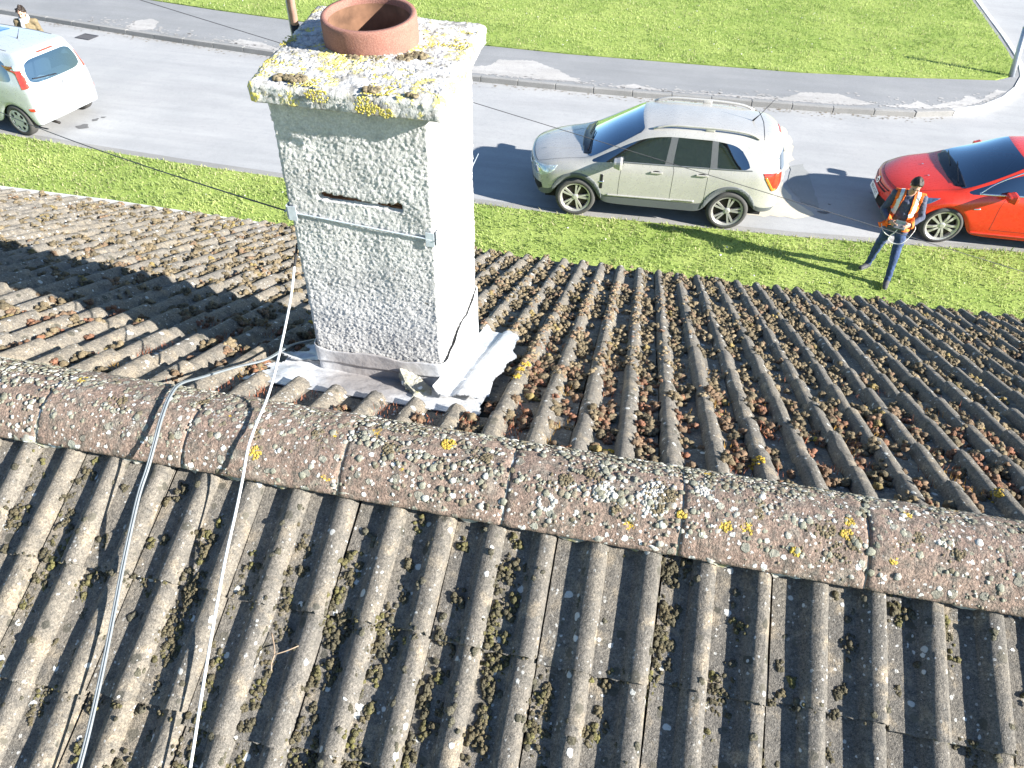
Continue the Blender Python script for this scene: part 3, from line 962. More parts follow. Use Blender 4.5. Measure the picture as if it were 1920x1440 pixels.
for x, a, R in [(.42, -.5, .018), (.36, -.52, .016), (.68, -.33, .015), (.69, -.12, .014), (.24, -.45, .012), (-1.02, -.62, .02), (-1.68, .25, .018), (.55, -.72, .012), (.85, .2, .014), (.8, -.6, .01)]:
    ridge_tuft(x, a, R, (.55, .37, .03), int(45 * R / .018), .5, (.003, .006))
for x, a, R in [(.16, -.28, .05), (.02, -.3, .03), (.30, .05, .03), (.93, -.1, .03)]:
    ridge_tuft(x, a, R, (.62, .61, .57), int(150 * R / .05), .16, (.004, .009))
for q in np.linspace(0, 2 * np.pi, 34)[:-1]:
    ridge_tuft(-.137 + .021 * math.cos(q), -.62 + .021 * math.sin(q) / RR, .004, (.66, .66, .62), 3, .3, (.003, .005))
v, f, c = merge(T)
setp(link('lichen_rosettes', np_mesh('lichen_rosettes', v, f, c), roof, 'lichen'), kind='stuff')

# ------------------------------------------------------------------ moss on the tiles
def surf_n(x, s, side):
    tails = np.array(sorted(TAILF if side == 'F' else TAILB))
    k = np.searchsorted(tails, s); k = np.clip(k, 0, len(tails) - 1)
    return tile_z(x, side, None) + TILT * (s - tails[k])
def place(x, s, side, lift=0.0):
    nz = surf_n(x, s, side) + lift
    if side == 'F': return np.column_stack([x, s * ctf + nz * stf, -s * stf + nz * ctf])
    return np.column_stack([x, -s * ctb - nz * stb, -s * stb + nz * ctb])
PALF = np.array([[.20, .145, .085], [.15, .105, .06], [.27, .20, .12], [.215, .12, .075], [.10, .07, .042], [.28, .20, .06]])
PALR = np.array([[.24, .075, .045], [.19, .06, .035], [.21, .105, .065], [.16, .085, .05], [.28, .10, .05]])
PALB = np.array([[.050, .040, .020], [.036, .030, .016], [.075, .056, .026], [.085, .076, .016], [.115, .108, .020], [.026, .022, .014]])
def clusters(n, side, xr, sr, palette, probs, csize, lr, density, crossfun, sub, flat=.8, lift=-.003, Rr=(.012, .034), dome=.35):
    X = RNG.uniform(xr[0], xr[1], n); S = RNG.uniform(sr[0], sr[1], n)
    # snap the cluster's centre into a pan
    ref = XF0 if side == 'F' else XB0
    pan = np.floor((X - ref) / .15)
    X = ref + pan * .15 + crossfun(n)
    d = density(X, S)
    k = RNG.uniform(0, 1, n) < d
    X, S = X[k], S[k]
    cnt = RNG.integers(csize[0], csize[1], len(X))
    id_ = np.repeat(np.arange(len(X)), cnt); m = len(id_)
    R = (Rr[0] + (Rr[1] - Rr[0]) * RNG.uniform(0, 1, len(X)) ** 1.6)[id_]
    th = RNG.uniform(0, 2 * np.pi, m); q = R * np.sqrt(RNG.uniform(0, 1, m))
    x = X[id_] + q * np.cos(th) * .8; s = S[id_] + q * np.sin(th) * 1.25
    ok = (s > .14) & (s < (LF if side == 'F' else 9))
    if side == 'F':
        inch = (x > -1.33) & (x < -.44) & (s > .40) & (s < 1.42)
        ok &= ~inch
    ci = RNG.choice(len(palette), len(X), p=probs)[id_]
    x, s, ci, q, R = x[ok], s[ok], ci[ok], q[ok], R[ok]
    rr = RNG.uniform(lr[0], lr[1], len(x)) * (1.15 - .4 * q / R)
    nz = NF if side == 'F' else NB
    P = place(x, s, side, lift) + nz * ((1 - q / R) * R * dome)[:, None]
    col = palette[ci] * RNG.uniform(.45, 1.2, (len(x), 1))
    return lumps(P, rr, col, flat, sub, .36, nz)
def cross_f(n):
    u = RNG.beta(1.3, 1.9, n); return .035 + .085 * u
def cross_b(n):
    u = RNG.beta(1.2, 2.0, n); return .036 + .07 * u
def dens_f(x, s):
    p = np.column_stack([x, s, x * 0])
    d = vnoise(p, 1.6, 21) * .9 + vnoise(p, 7, 22) * .5
    base = np.where(x > -.5, .78, .50) - .28 * np.clip((x - 1.0) / 1.6, 0, 1)
    base = np.where(x < -4.6, .12, base)
    base = np.where((x < -.5) & (s < 1.0), base * .62, base)
    return np.clip(d * base * 1.25, 0, 1) * (1 - .35 * (s < .5))
def dens_near(x, s): return dens_f(x, s) * 1.0
T = [clusters(1100, 'F', (-2.9, 2.2), (.16, 1.1), PALR, [.22, .2, .28, .2, .10], (6, 13), (.006, .013), dens_near, cross_f, 2, .95, .002, (.012, .036), .75),
     clusters(900, 'F', (-3.2, 2.4), (.2, 1.2), PALF, [.25, .28, .12, .14, .17, .04], (6, 13), (.007, .016), dens_near, cross_f, 2, .9, .002, (.012, .046), .62),
     clusters(900, 'F', (-3.4, 2.6), (1.1, 1.8), PALF, [.25, .28, .12, .14, .17, .04], (8, 17), (.006, .015), dens_near, cross_f, 1, .9, .002, (.012, .046), .62),
     clusters(2700, 'F', (-5.2, 3.2), (1.7, 2.7), PALF, [.28, .26, .14, .12, .16, .04], (8, 16), (.007, .016), dens_f, cross_f, 1, .9, .003, (.014, .052), .62),
     clusters(3900, 'F', (-6.4, 3.4), (2.6, 3.93), PALF, [.28, .26, .16, .08, .18, .04], (6, 12), (.008, .018), dens_f, cross_f, 1, .9, .003, (.014, .052), .62)]
# moss crowning the rolls right of the chimney
def dens_roll(x, s):
    p = np.column_stack([x, s, x * 0])
    return np.clip(1.15 - np.abs(x + .18) / .55, 0, 1) * (vnoise(p, 5, 31) > .42) * (s > .9) * (s < 3.2) * .9
T.append(clusters(1500, 'F', (-.7, .6), (.9, 3.2), np.array([[.30, .22, .13], [.25, .16, .10], [.34, .26, .16], [.27, .14, .09]]), [.35, .25, .2, .2], (4, 9), (.006, .012), dens_roll, lambda n: RNG.normal(.0, .016, n), 1, .6))
# tufts hanging on tile tails, left part of the roof
def dens_tail(x, s):
    t = np.array(sorted(TAILF)); d_ = np.min(np.abs(s[:, None] - t[None]), 1)
    return (d_ < .05) * .55 * (x < -.6) * (x > -5.2)
T.append(clusters(4400, 'F', (-5.6, -.6), (.5, 3.93), PALF, [.3, .25, .15, .1, .16, .04], (7, 14), (.008, .018), dens_tail, lambda n: RNG.uniform(.0, .13, n), 1, .9, .0, (.014, .036), .6))
# yellow lichen crusts
for x, s in [(-.385, .95), (-.39, .86), (-.375, 1.02), (-1.423, 1.21), (-1.40, 1.24), (.9, 1.05), (.02, .30), (-.02, .27), (.5, .36), (1.25, .4), (.75, .72)]:
    m = 26; th = RNG.uniform(0, 6.28, m); q = .02 * np.sqrt(RNG.uniform(0, 1, m))
    P = place(x + q * np.cos(th), s + 1.4 * q * np.sin(th), 'F', .001)
    T.append(lumps(P, RNG.uniform(.004, .008, m), np.tile([.62, .40, .02], (m, 1)) * RNG.uniform(.8, 1.15, (m, 1)), .5, 1, .3, NF))
v, f, c = merge(T)
setp(link('front_moss', np_mesh('front_moss', v, f, c), roof, 'moss'), kind='stuff')
# red and ochre fruiting stalks on the moss near the ridge
n = 15000
X = RNG.uniform(-1.9, 2.2, n); S = RNG.uniform(.17, 1.5, n) ** 1.0
X = XF0 + np.floor((X - XF0) / .15) * .15 + cross_f(n)
p3 = np.column_stack([X, S, X * 0])
k = (vnoise(p3, 9, 41) > .60) & ~((X > -1.33) & (X < -.44) & (S > .4)) & (RNG.uniform(0, 1, n) < 1.25 - S * .7)
X, S = X[k], S[k]; n = len(X)
hue = vnoise(np.column_stack([X, S, X * 0]), 6, 43)
base = place(X, S, 'F', .004)
tip = base + NF * RNG.uniform(.012, .026, (n, 1)) + RNG.normal(0, .006, (n, 3))
d = RNG.normal(0, 1, (n, 3)); d /= np.linalg.norm(d, axis=1, keepdims=True); d *= .0019
V = np.stack([base - d, base + d, tip], 1).reshape(-1, 3); F = np.arange(3 * n).reshape(n, 3)
cc = np.where((hue > .64)[:, None], np.array([.50, .26, .03]), np.array([.36, .085, .04])) * RNG.uniform(.6, 1.25, (n, 1))
setp(link('moss_stalks', np_mesh('moss_stalks', V, F, np.repeat(cc, 3, 0), False), roof, 'moss'), kind='stuff')
# back slope: dark olive cushions in the pans and under the tile tails, plus lumps as gap shadow
def dens_b(x, s):
    p = np.column_stack([x, s, x * 0])
    d = vnoise(p, 4.5, 51)
    hot = np.exp(-((x + .75) / .5) ** 2) * np.exp(-((s - .68) / .25) ** 2) * .35
    return np.clip((d - .37) * 2.4 + hot, .06, .95)
def dens_bt(x, s):
    t = np.array(TAILB); dd = s[:, None] - t[None]; dd = np.where(dd < 0, 9, dd).min(1)
    p = np.column_stack([x, s, x * 0])
    return (dd < .03) * (vnoise(p, 9, 52) > .34) * .95
def dens_gap_shade(x, s):
    t = np.array(TAILB); dd = s[:, None] - t[None]; dd = np.where(dd < -.002, 9, dd).min(1)
    p = np.column_stack([x, s, x * 0])
    return (dd < .010) * np.clip(vnoise(p, 11, 55) * 2.6 - .2, 0, 1)
T = [clusters(1900, 'B', (-1.9, 1.4), (.19, 1.2), PALB, [.24, .2, .18, .16, .10, .12], (7, 17), (.003, .0085), dens_b, cross_b, 2, .85),
     clusters(2600, 'B', (-2.0, 1.5), (.19, 1.35), PALB, [.26, .22, .16, .18, .10, .08], (5, 12), (.003, .0075), dens_bt, lambda n: RNG.uniform(.03, .125, n), 1, .85),
     clusters(19000, 'B', (-2.0, 1.5), (.19, 1.35), PALB, [.20, .30, .08, .10, .04, .28], (2, 4), (.0025, .0052), dens_gap_shade, lambda n: RNG.uniform(-.02, .13, n), 1, .8, -.002, (.004, .010)),  # dark lumps along each tail stand in for the shadow line of the gap
     clusters(420, 'B', (-2.0, 1.5), (.19, 1.35), np.array([[.07, .07, .055], [.05, .048, .04]]), [.5, .5], (2, 4), (.006, .011), lambda x, s: x * 0 + .8, lambda n: RNG.uniform(.0, .15, n), 2, .35)]
v, f, c = merge(T)
setp(link('back_moss_gap_shade', np_mesh('back_moss_gap_shade', v, f, c), roof, 'moss'), kind='stuff')
# ------------------------------------------------------------------ chimney
CFL, CFR, CBR, CBL = np.array([-1.133, .586]), np.array([-.640, .584]), np.array([-.634, 1.09]), np.array([-1.150, 1.10])
def perim(corners, step, r):
    """closed outline with rounded corners: points, outward normals, arc length"""
    C = [np.array(c, float) for c in corners]; n = len(C); P, N = [], []
    for i in range(n):
        a, b = C[i], C[(i + 1) % n]
        d = b - a; L = np.linalg.norm(d); d /= L; nn = np.array([d[1], -d[0]])
        k = max(2, int((L - 2 * r) / step))
        for j in range(k + 1):
            P.append(a + d * (r + (L - 2 * r) * j / k)); N.append(nn)
        d2 = C[(i + 2) % n] - b; d2 /= np.linalg.norm(d2); n2 = np.array([d2[1], -d2[0]])
        cen = b - d * r - nn * r
        for q in (.25, .5, .75):
            m = nn * (1 - q) + n2 * q; m /= np.linalg.norm(m)
            P.append(cen + m * r); N.append(m)
    return np.array(P), np.array(N)
def worley(P, scale, seed=0):
    """distance to the nearest scattered point (in cells), for pebble shapes"""
    Q = P * scale; I = np.floor(Q).astype(np.int64); best = np.full(len(P), 9.0); idv = np.zeros(len(P))
    for dx in (-1, 0, 1):
        for dy in (-1, 0, 1):
            for dz in (-1, 0, 1):
                c = I + np.array([dx, dy, dz])
                p = c + np.column_stack([h3(c[:, 0], c[:, 1], c[:, 2], seed + k) for k in (1, 2, 3)])
                d = np.linalg.norm(Q - p, axis=1); k = d < best
                best[k] = d[k]; idv[k] = h3(c[:, 0], c[:, 1], c[:, 2], seed + 9)[k]
    return best, idv
def pebble(P):
    f, i = worley(P, 112, 11); g_, j = worley(P, 205, 31); c = vnoise(P, 9, 13); d = vnoise(P, 40, 14)
    return np.maximum(0, 1 - (f / .66) ** 2) * (.0010 + .0036 * i) + np.maximum(0, 1 - (g_ / .7) ** 2) * .0020 + (c - .5) * .008 + (d - .5) * .002
P2, N2 = perim([CFL, CFR, CBR, CBL], .0042, .010)
z0, z1 = -.62, .80
zs = np.concatenate([np.arange(z0, -.20, .02), np.arange(-.20, z1, .0042)])
m = len(P2); Z = np.repeat(zs, m)
P3 = np.column_stack([np.tile(P2, (len(zs), 1)), Z]); N3 = np.column_stack([np.tile(N2, (len(zs), 1)), Z * 0])
disp = pebble(P3)
front = N3[:, 1] < -.95
sx, sz = P3[:, 0], P3[:, 2]
wob = (vnoise(np.column_stack([sx, sx * 0, sx * 0]), 45, 3) - .5) * .008 + (vnoise(np.column_stack([sx, sz, sx * 0]), 120, 33) - .5) * .009
mid_ = .472 - .012 * (sx + 1.02) / .28
slot = front & (sx > -1.022) & (sx < -.742) & (np.abs(sz - mid_ - wob * .6) < .0095 + wob * .6 + .003 * np.sin((sx + 1.02) * 30))
disp = np.where(slot, -.036, disp)
worn = front & (np.abs(sz - mid_ + .035) < .05) & (sx > -1.08) & (sx < -.69) & ~slot
wk = np.clip(1 - np.abs(sz - mid_ + .03 + wob * 3) / .055, 0, 1) * np.clip((sx + 1.10) / .06, 0, 1) * np.clip((-.68 - sx) / .06, 0, 1) * front * ~slot
disp = disp * (1 - .4 * wk) - .002 * wk
V = P3 + N3 * disp[:, None]
idx = np.arange(len(V)).reshape(len(zs), m)
nx = np.roll(idx, -1, 1)
F = np.stack([idx[:-1], nx[:-1], nx[1:], idx[1:]], -1).reshape(-1, 4)
chim = link('chimney', np_mesh('chimney', V, F), house, 'render')
chim['label'] = 'pale roughcast chimney stack with a slot in its front'
bm = bmesh.new()
bx(bm, (-.882, .586 + .030, .464), (.286, .008, .040), Matrix.Rotation(.043, 4, 'Y'), bev=.003)
for k in range(9):
    bx(bm, (-.99 + .028 * k, .586 + .024, .463 - .0012 * k + random.uniform(-.004, .004)), (.05, .012, .007), Matrix.Rotation(.043 + random.uniform(-.1, .1), 4, 'Y'), bev=.002)
link('slot_lining', bm_mesh('slot_lining', bm), chim, 'rust')

# cap slab
K = [np.array([-1.168, .542]), np.array([-.575, .532]), np.array([-.615, 1.235]), np.array([-1.255, 1.290])]
Q2, QN = perim(K, .0055, .016)
cen = sum(K) / 4
prof = [(-.05, .780), (-.02, .779), (-.002, .779), (0, .783)] + [(0, z) for z in np.arange(.796, .828, .006)] + [(-.004, .832), (-.010, .836)]
lev = []
for ins, z in prof: lev.append(np.column_stack([Q2 + QN * ins, np.full(len(Q2), z)]))
for f in np.linspace(.972, .02, 72):
    base = cen + (Q2 - QN * .010 - cen) * f
    lev.append(np.column_stack([base, np.full(len(Q2), .838 + .018 * (1 - f))]))
L = len(lev); V = np.concatenate(lev); m = len(Q2)
kk = np.repeat(np.arange(L), m)
NN = np.column_stack([np.tile(QN, (L, 1)), np.zeros(L * m)])
topw = np.clip((kk - len(prof) + 3) / 3, 0, 1)[:, None]
NN = NN * (1 - topw) + np.array([0, 0, 1.0]) * topw
w1, w2 = worley(V, 120, 21); dsp = np.maximum(0, 1 - (w1 / .66) ** 2) * (.001 + .0045 * w2) + (vnoise(V, 200, 22) - .5) * .003 + (vnoise(V, 30, 23) - .5) * .005 + (vnoise(V, 8, 24) - .5) * .008
V = V + NN * dsp[:, None]
V[:, 2] -= .5 * (np.hypot(V[:, 0] + .92, V[:, 1] - .94) < .136)
idx = np.arange(len(V)).reshape(L, m); nx = np.roll(idx, -1, 1)
F = np.stack([idx[:-1], nx[:-1], nx[1:], idx[1:]], -1).reshape(-1, 4)
cap = link('cap_slab', np_mesh('cap_slab', V, F), chim, 'cap')
# lichen crusts and moss on the cap
T = []
n = 9000
xy = RNG.uniform((-1.24, .53), (-.60, 1.24), (n, 2))
p3 = np.column_stack([xy, xy[:, :1] * 0])
wgt = vnoise(p3, 9, 61) + .35 * vnoise(p3, 26, 62) + .30 * np.clip((.80 - xy[:, 1]) / .25, -1, 1) * .5
k = (wgt > .765) & (RNG.uniform(0, 1, n) < .75) & (xy[:, 1] < 1.2)
lft = np.interp(xy[:, 1], [.55, 1.3], [-1.16, -1.26]); rgt = np.interp(xy[:, 1], [.51, 1.23], [-.585, -.62])
k &= (xy[:, 0] > lft) & (xy[:, 0] < rgt) & (xy[:, 1] > np.interp(xy[:, 0], [-1.17, -.575], [.556, .516])) & (np.hypot(xy[:, 0] + .92, xy[:, 1] - .93) > .165)
xy = xy[k]
def cap_z(xy):
    return .840 + .012 * np.clip(1 - np.hypot(xy[:, 0] + .9, xy[:, 1] - .9) / .4, 0, 1)
yc = np.array([[.60, .50, .06], [.52, .43, .05], [.66, .58, .16]])
T.append(lumps(np.column_stack([xy, cap_z(xy)]), RNG.uniform(.0016, .0048, len(xy)), yc[RNG.integers(0, 3, len(xy))] * RNG.uniform(.75, 1.15, (len(xy), 1)), .5, 1, .3))
for cx, z, R, cnt in [(-.80, .812, .026, 110), (-.735, .800, .014, 45), (-.765, .806, .012, 25), (-.945, .832, .03, 90)]:
    th = RNG.uniform(0, 6.28, cnt); q = R * np.sqrt(RNG.uniform(0, 1, cnt))
    X = cx + 1.3 * q * np.cos(th); Zz = np.minimum(z + q * np.sin(th), .838)
    Y = np.interp(X, [-1.168, -.575], [.545, .505]) - .004
    T.append(lumps(np.column_stack([X, Y, Zz]), RNG.uniform(.002, .0045, cnt), yc[RNG.integers(0, 3, cnt)], .5, 1, .3, np.array([0, -1.0, .1])))
br = np.array([[.17, .13, .075], [.24, .185, .115], [.11, .085, .05]])
for cx, cy, R, cnt in [(-1.03, .585, .022, 30), (-1.07, .583, .018, 24), (-.79, .560, .016, 26), (-.67, .55, .01, 10), (-.745, .84, .022, 40), (-.77, .80, .016, 22), (-.86, .775, .018, 34), (-.92, .768, .014, 20)]:
    th = RNG.uniform(0, 6.28, cnt); q = R * np.sqrt(RNG.uniform(0, 1, cnt))
    X = np.column_stack([cx + 1.5 * q * np.cos(th), cy + q * np.sin(th)])
    T.append(lumps(np.column_stack([X, cap_z(X) + .002]), RNG.uniform(.005, .010, cnt), br[RNG.integers(0, 3, cnt)] * RNG.uniform(.7, 1.2, (cnt, 1)), .75, 2, .3))
v, f, c = merge(T)
setp(link('cap_lichen', np_mesh('cap_lichen', v, f, c), chim, 'lichen'), kind='stuff')
# pot
bm = bmesh.new()
prf = [(.150, .79), (.151, .86), (.1505, .905), (.1495, .917), (.147, .921), (.134, .921), (.1315, .917), (.131, .90)]
POTM = Matrix.Translation((-.92, .935, .85)) @ Matrix.Rotation(rad(5.5), 4, 'X') @ Matrix.Translation((0, 0, -.836))
lathe(bm, prf, 64, M4=POTM)
pot = link('chimney_pot', bm_mesh('chimney_pot', bm, True), chim, 'pot')
bm = bmesh.new(); lathe(bm, [(.131, .9), (.130, .6), (.128, .40)], 56, M4=POTM); link('flue_lining', bm_mesh('flue_lining', bm, True), pot, 'flue')
bm = bmesh.new(); bmesh.ops.create_circle(bm, cap_ends=True, radius=.129, segments=40, matrix=Matrix.Translation((-.92, .93, .42)))
link('flue_soot', bm_mesh('flue_soot', bm), chim, 'soot')

# lashing round the stack: corner plates, band and wires
bm = bmesh.new()
tube(bm, spline([(-1.128, .579, .402), (-.98, .577, .392), (-.80, .576, .378), (-.645, .575, .366)], 6), .0030, 6)
link('lashing_band', bm_mesh('lashing_band', bm, True), chim, 'galv')
for wpts in ([(-.622, .566, .37), (-.617, .75, .40), (-.613, .95, .42), (-.612, 1.09, .43)], [(-1.15, .58, .40), (-1.166, .8, .41), (-1.178, 1.11, .43)]):
    bm = bmesh.new(); tube(bm, wpts, .0016, 5)
    link('lashing_wire', bm_mesh('lashing_wire', bm, True), chim, 'galv')
for cx, cy, cz, w in ((-1.135, .572, .40, 1), (-.638, .570, .366, -1)):
    bm = bmesh.new()
    bx(bm, (cx + .014 * w, cy + .004, cz), (.030, .003, .052), bev=.0012)
    bx(bm, (cx - .0062 * w, cy + .027, cz), (.003, .040, .052), bev=.0012)
    link('corner_plate', bm_mesh('corner_plate', bm), chim, 'galv')

# lead work at the foot of the stack
def lead_sheet(name, xs, ys, zf, inside):
    X, Y = np.meshgrid(xs, ys); V = np.column_stack([X.ravel(), Y.ravel(), zf(X.ravel(), Y.ravel())])
    ok = inside(X.ravel(), Y.ravel()).reshape(X.shape)
    idx = np.arange(V.shape[0]).reshape(X.shape)
    F = np.stack([idx[:-1, :-1], idx[:-1, 1:], idx[1:, 1:], idx[1:, :-1]], -1)
    kk = ok[:-1, :-1] & ok[:-1, 1:] & ok[1:, 1:] & ok[1:, :-1]
    F = F[kk]
    n0 = len(V)
    V = np.concatenate([V, V - np.array([0, .0018, .0035])])
    me = np_mesh(name, V, [F, F[:, ::-1] + n0])
    bm = bmesh.new(); bm.from_mesh(me)
    bmesh.ops.delete(bm, geom=[v for v in bm.verts if not v.link_faces], context='VERTS')
    bm.to_mesh(me); bm.free()
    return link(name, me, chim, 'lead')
def zslope(y, n): return -y * stf / ctf + n / ctf
def crumple(x, y, a=.010):
    p = np.column_stack([x, y, x * 0])
    return (vnoise(p, 12, 71) - .5) * a + (vnoise(p, 32, 72) - .5) * a * .5
def noise1(x, sc, seed, amp): return (vnoise(np.column_stack([x, x * 0, x * 0]), sc, seed) - .5) * amp
# gutter on the ridge side: flat-bottomed tray tucked under the tile tails
def in_front(x, y):
    return (y > .36) & (y < .64 + 0 * x) & (x > -1.335 + noise1(y, 22, 5, .09)) & (x < -.455 + noise1(y, 15, 6, .02))
lead_sheet('lead_gutter', np.arange(-1.40, -.44, .008), np.arange(.35, .66, .008),
           lambda x, y: np.where(y > .57, zslope(.57 + 0 * y, -.030) + (y - .57) * .10, zslope(y, -.030)) + crumple(x, y, .006) + .008 * np.exp(-((x + 1.22) / .05) ** 2), in_front)
# ragged corner left of the stack
def in_left(x, y):
    return (x > -1.29 + noise1(y, 26, 8, .13) + (y - .6) * .25) & (x < -1.10) & (y > .58) & (y < .83 + noise1(x, 20, 9, .05))
lead_sheet('lead_corner', np.arange(-1.40, -1.09, .007), np.arange(.57, .87, .007),
           lambda x, y: zslope(y, .006) + crumple(x, y, .018) + .015 * np.clip((x + 1.2) / .1, 0, 1), in_left)
# side flashing dressed over the roll on the sunny side
def tz_side(x, y):
    s = y / ctf
    return zslope(y, tile_z(x, 'F', None) * .35 + .008)
def in_right(x, y):
    return (x > -.645) & (x < -.445 + noise1(y, 10, 10, .05) - .06 * np.clip((y - 1.2) / .15, 0, 1)) & (y > .46 + noise1(x, 20, 4, .03)) & (y < 1.36 + noise1(x, 30, 12, .08))
lead_sheet('lead_side_flashing', np.arange(-.646, -.40, .004), np.arange(.40, 1.45, .005),
           lambda x, y: tz_side(x, y) + crumple(x, y, .005) + .03 * np.exp(-((x + .645) / .018) ** 2), in_right)
# upstand: lead apron band wrapped round the foot, with a gap line beneath
def band(name, za, zb, off, seed, zslope_follow=False):
    P2b, N2b = perim([CFL, CFR, CBR, CBL], .012, .012)
    nz = 9; V = []
    for j in range(nz + 1):
        f = j / nz
        zb_ = zb + (vnoise(np.column_stack([P2b, P2b[:, :1] * 0]), 14, seed) - .5) * .02
        zz = za(P2b) + (zb_ - za(P2b)) * f if callable(za) else za + (zb_ - za) * f
        p = np.column_stack([P2b, zz]); o = off + (vnoise(p, 18, seed + 1) - .5) * .008
        V.append(np.column_stack([P2b + N2b * o[:, None], zz]))
    V = np.concatenate(V); m = len(P2b); idx = np.arange(len(V)).reshape(nz + 1, m); nx = np.roll(idx, -1, 1)
    F = np.stack([idx[:-1], nx[:-1], nx[1:], idx[1:]], -1).reshape(-1, 4)
    o = link(name, np_mesh(name, V, F), chim, 'lead')
    md = o.modifiers.new('thickness', 'SOLIDIFY'); md.thickness = .003
    return o
band('lead_apron', lambda P: np.minimum(-.236, -P[:, 1] * stf / ctf + .02), -.170, .015, 81)
band('lead_upstand', lambda P: np.minimum(-.29, -P[:, 1] * stf / ctf - .03), -.228, .009, 85)

# broken piece of render lying on the gutter
fr = empty('mortar_fragment', (-.735, .505, zslope(.505, -.020)), .35)
bm = bmesh.new()
top = [(-.11, .055), (-.085, .075), (-.02, .05), (.05, .042), (.085, .0), (.075, -.045), (.045, -.055), (.03, -.03), (-.03, -.018), (-.085, .02)]
lo = [bm.verts.new((x * .95, y * .95, 0)) for x, y in top]; hi = [bm.verts.new((x + random.uniform(-.004, .004), y, .017 + random.uniform(-.003, .003))) for x, y in top]
bm.faces.new(lo[::-1]); bm.faces.new(hi)
for k in range(len(top)): bm.faces.new((lo[k], lo[(k + 1) % len(top)], hi[(k + 1) % len(top)], hi[k]))
bmesh.ops.triangulate(bm, faces=bm.faces[:])
bmesh.ops.subdivide_edges(bm, edges=bm.edges[:], cuts=5, use_grid_fill=True)
me = bm_mesh('slab', bm)
co = np.array([v.co[:] for v in me.vertices]); nn = np.array([v.normal[:] for v in me.vertices])
co += nn * ((np.maximum(vnoise(co + 9, 95, 3) - .4, 0) * .014 + (vnoise(co + 9, 30, 4) - .5) * .012)[:, None])
me.vertices.foreach_set('co', co.astype(np.float32).ravel()); me.update()
fr.rotation_euler = (TF * -.75, .22, -.45)
setp(fr, 'broken slab of roughcast render lying on the lead beside the chimney foot', 'rubble')
link('slab', me, fr, 'mortar')

# short mast behind the stack
ms = empty('aerial_mast', (-1.305, 1.19, .22))
setp(ms, 'weathered aerial mast with a black taped sleeve behind the chimney cap', 'mast')
bm = bmesh.new(); tube(bm, [(0, 0, 0), (0, 0, 2.4)], .013, 14); link('pole', bm_mesh('pole', bm, True), ms, 'mast')
bm = bmesh.new(); tube(bm, [(0, 0, .40), (0, 0, .575)], .0155, 14); link('sleeve', bm_mesh('sleeve', bm, True), ms, 'black')
bm = bmesh.new(); tube(bm, [(-.016, -.004, .52), (-.018, -.002, 1.2), (-.017, -.002, 2.3)], .0035, 6); link('cable', bm_mesh('cable', bm, True), ms, 'whitecable')
for z in (.12, .34):
    bm = bmesh.new()
    bx(bm, (.075, -.035, z), (.16, .022, .022), Matrix.Rotation(-.4, 4, 'Z')); bx(bm, (0, 0, z), (.05, .05, .03), bev=.006)
    link('bracket', bm_mesh('bracket', bm), ms, 'galv')

# cables over the ridge and service wires
bm = bmesh.new()
wp = [(-1.150, .62, .255), (-1.140, .55, .205), (-1.122, .45, .143), (-1.096, .30, .085), (-1.06, .14, .060), (-1.045, .05, .048), (-1.034, -.04, .043), (-1.026, -.12, .024), (-1.020, -.195, -.030)] + [(-1.014, -.269, -.078), (-.997, -.408, -.145), (-.969, -.564, -.216), (-.94, -.709, -.280), (-.906, -.866, -.348), (-.87, -1.05, -.43), (-.83, -1.3, -.54)]
tube(bm, spline(wp, 6), .0040, 8)
wc = link('white_cable', bm_mesh('white_cable', bm, True), None, 'whitecable')
setp(wc, 'thin white cable dropping from the chimney over the ridge tiles', 'cable')
bm = bmesh.new(); tube(bm, spline(wp[:3], 6)[:7], .0046, 8); link('tape', bm_mesh('tape', bm, True), wc, 'black')
gpth = [(-1.25, .78, -.32), (-1.293, .657, -.262), (-1.295, .478, -.185), (-1.345, .356, -.13), (-1.375, .213, -.058), (-1.372, .10, .012), (-1.352, .02, .040), (-1.330, -.07, .036), (-1.318, -.150, .002), (-1.318, -.21, -.040), (-1.318, -.275, -.078), (-1.305, -.369, -.128), (-1.288, -.479, -.190), (-1.251, -.634, -.257), (-1.22, -.779, -.320), (-1.197, -.916, -.380), (-1.16, -1.2, -.50)]
bm = bmesh.new()
sg = spline(gpth, 6)
tube(bm, [(x - .0034, y, z) for x, y, z in sg], .0036, 7)
gc = link('grey_cable', bm_mesh('grey_cable', bm, True), None, 'greycable')
setp(gc, 'grey twin cable bending over the ridge left of the white cable', 'cable')
bm = bmesh.new(); tube(bm, [(x + .0036, y, z + .0006) for x, y, z in sg], .0036, 7); link('core', bm_mesh('core', bm, True), gc, 'greycable')
def wire(name, a, b, sag, r, label):
    bm = bmesh.new(); a, b = Vector(a), Vector(b)
    tube(bm, [a.lerp(b, t) - Vector((0, 0, sag * 4 * t * (1 - t))) for t in np.linspace(0, 1, 40)], r, 5)
    setp(link(name, bm_mesh(name, bm, True), None, 'wire'), label, 'wire')
wire('overhead_wire', (-12.6, 6.85, .42), (9.2, 6.85, -4.60 + .55), .0, .0042, 'long overhead wire passing behind the chimney and in front of the silver car')
wire('service_wire', (-1.142, .585, .40), (-16.0, 11.5, -3.2), .35, .0030, 'service wire running from the chimney lashing out to the left over the lawn')

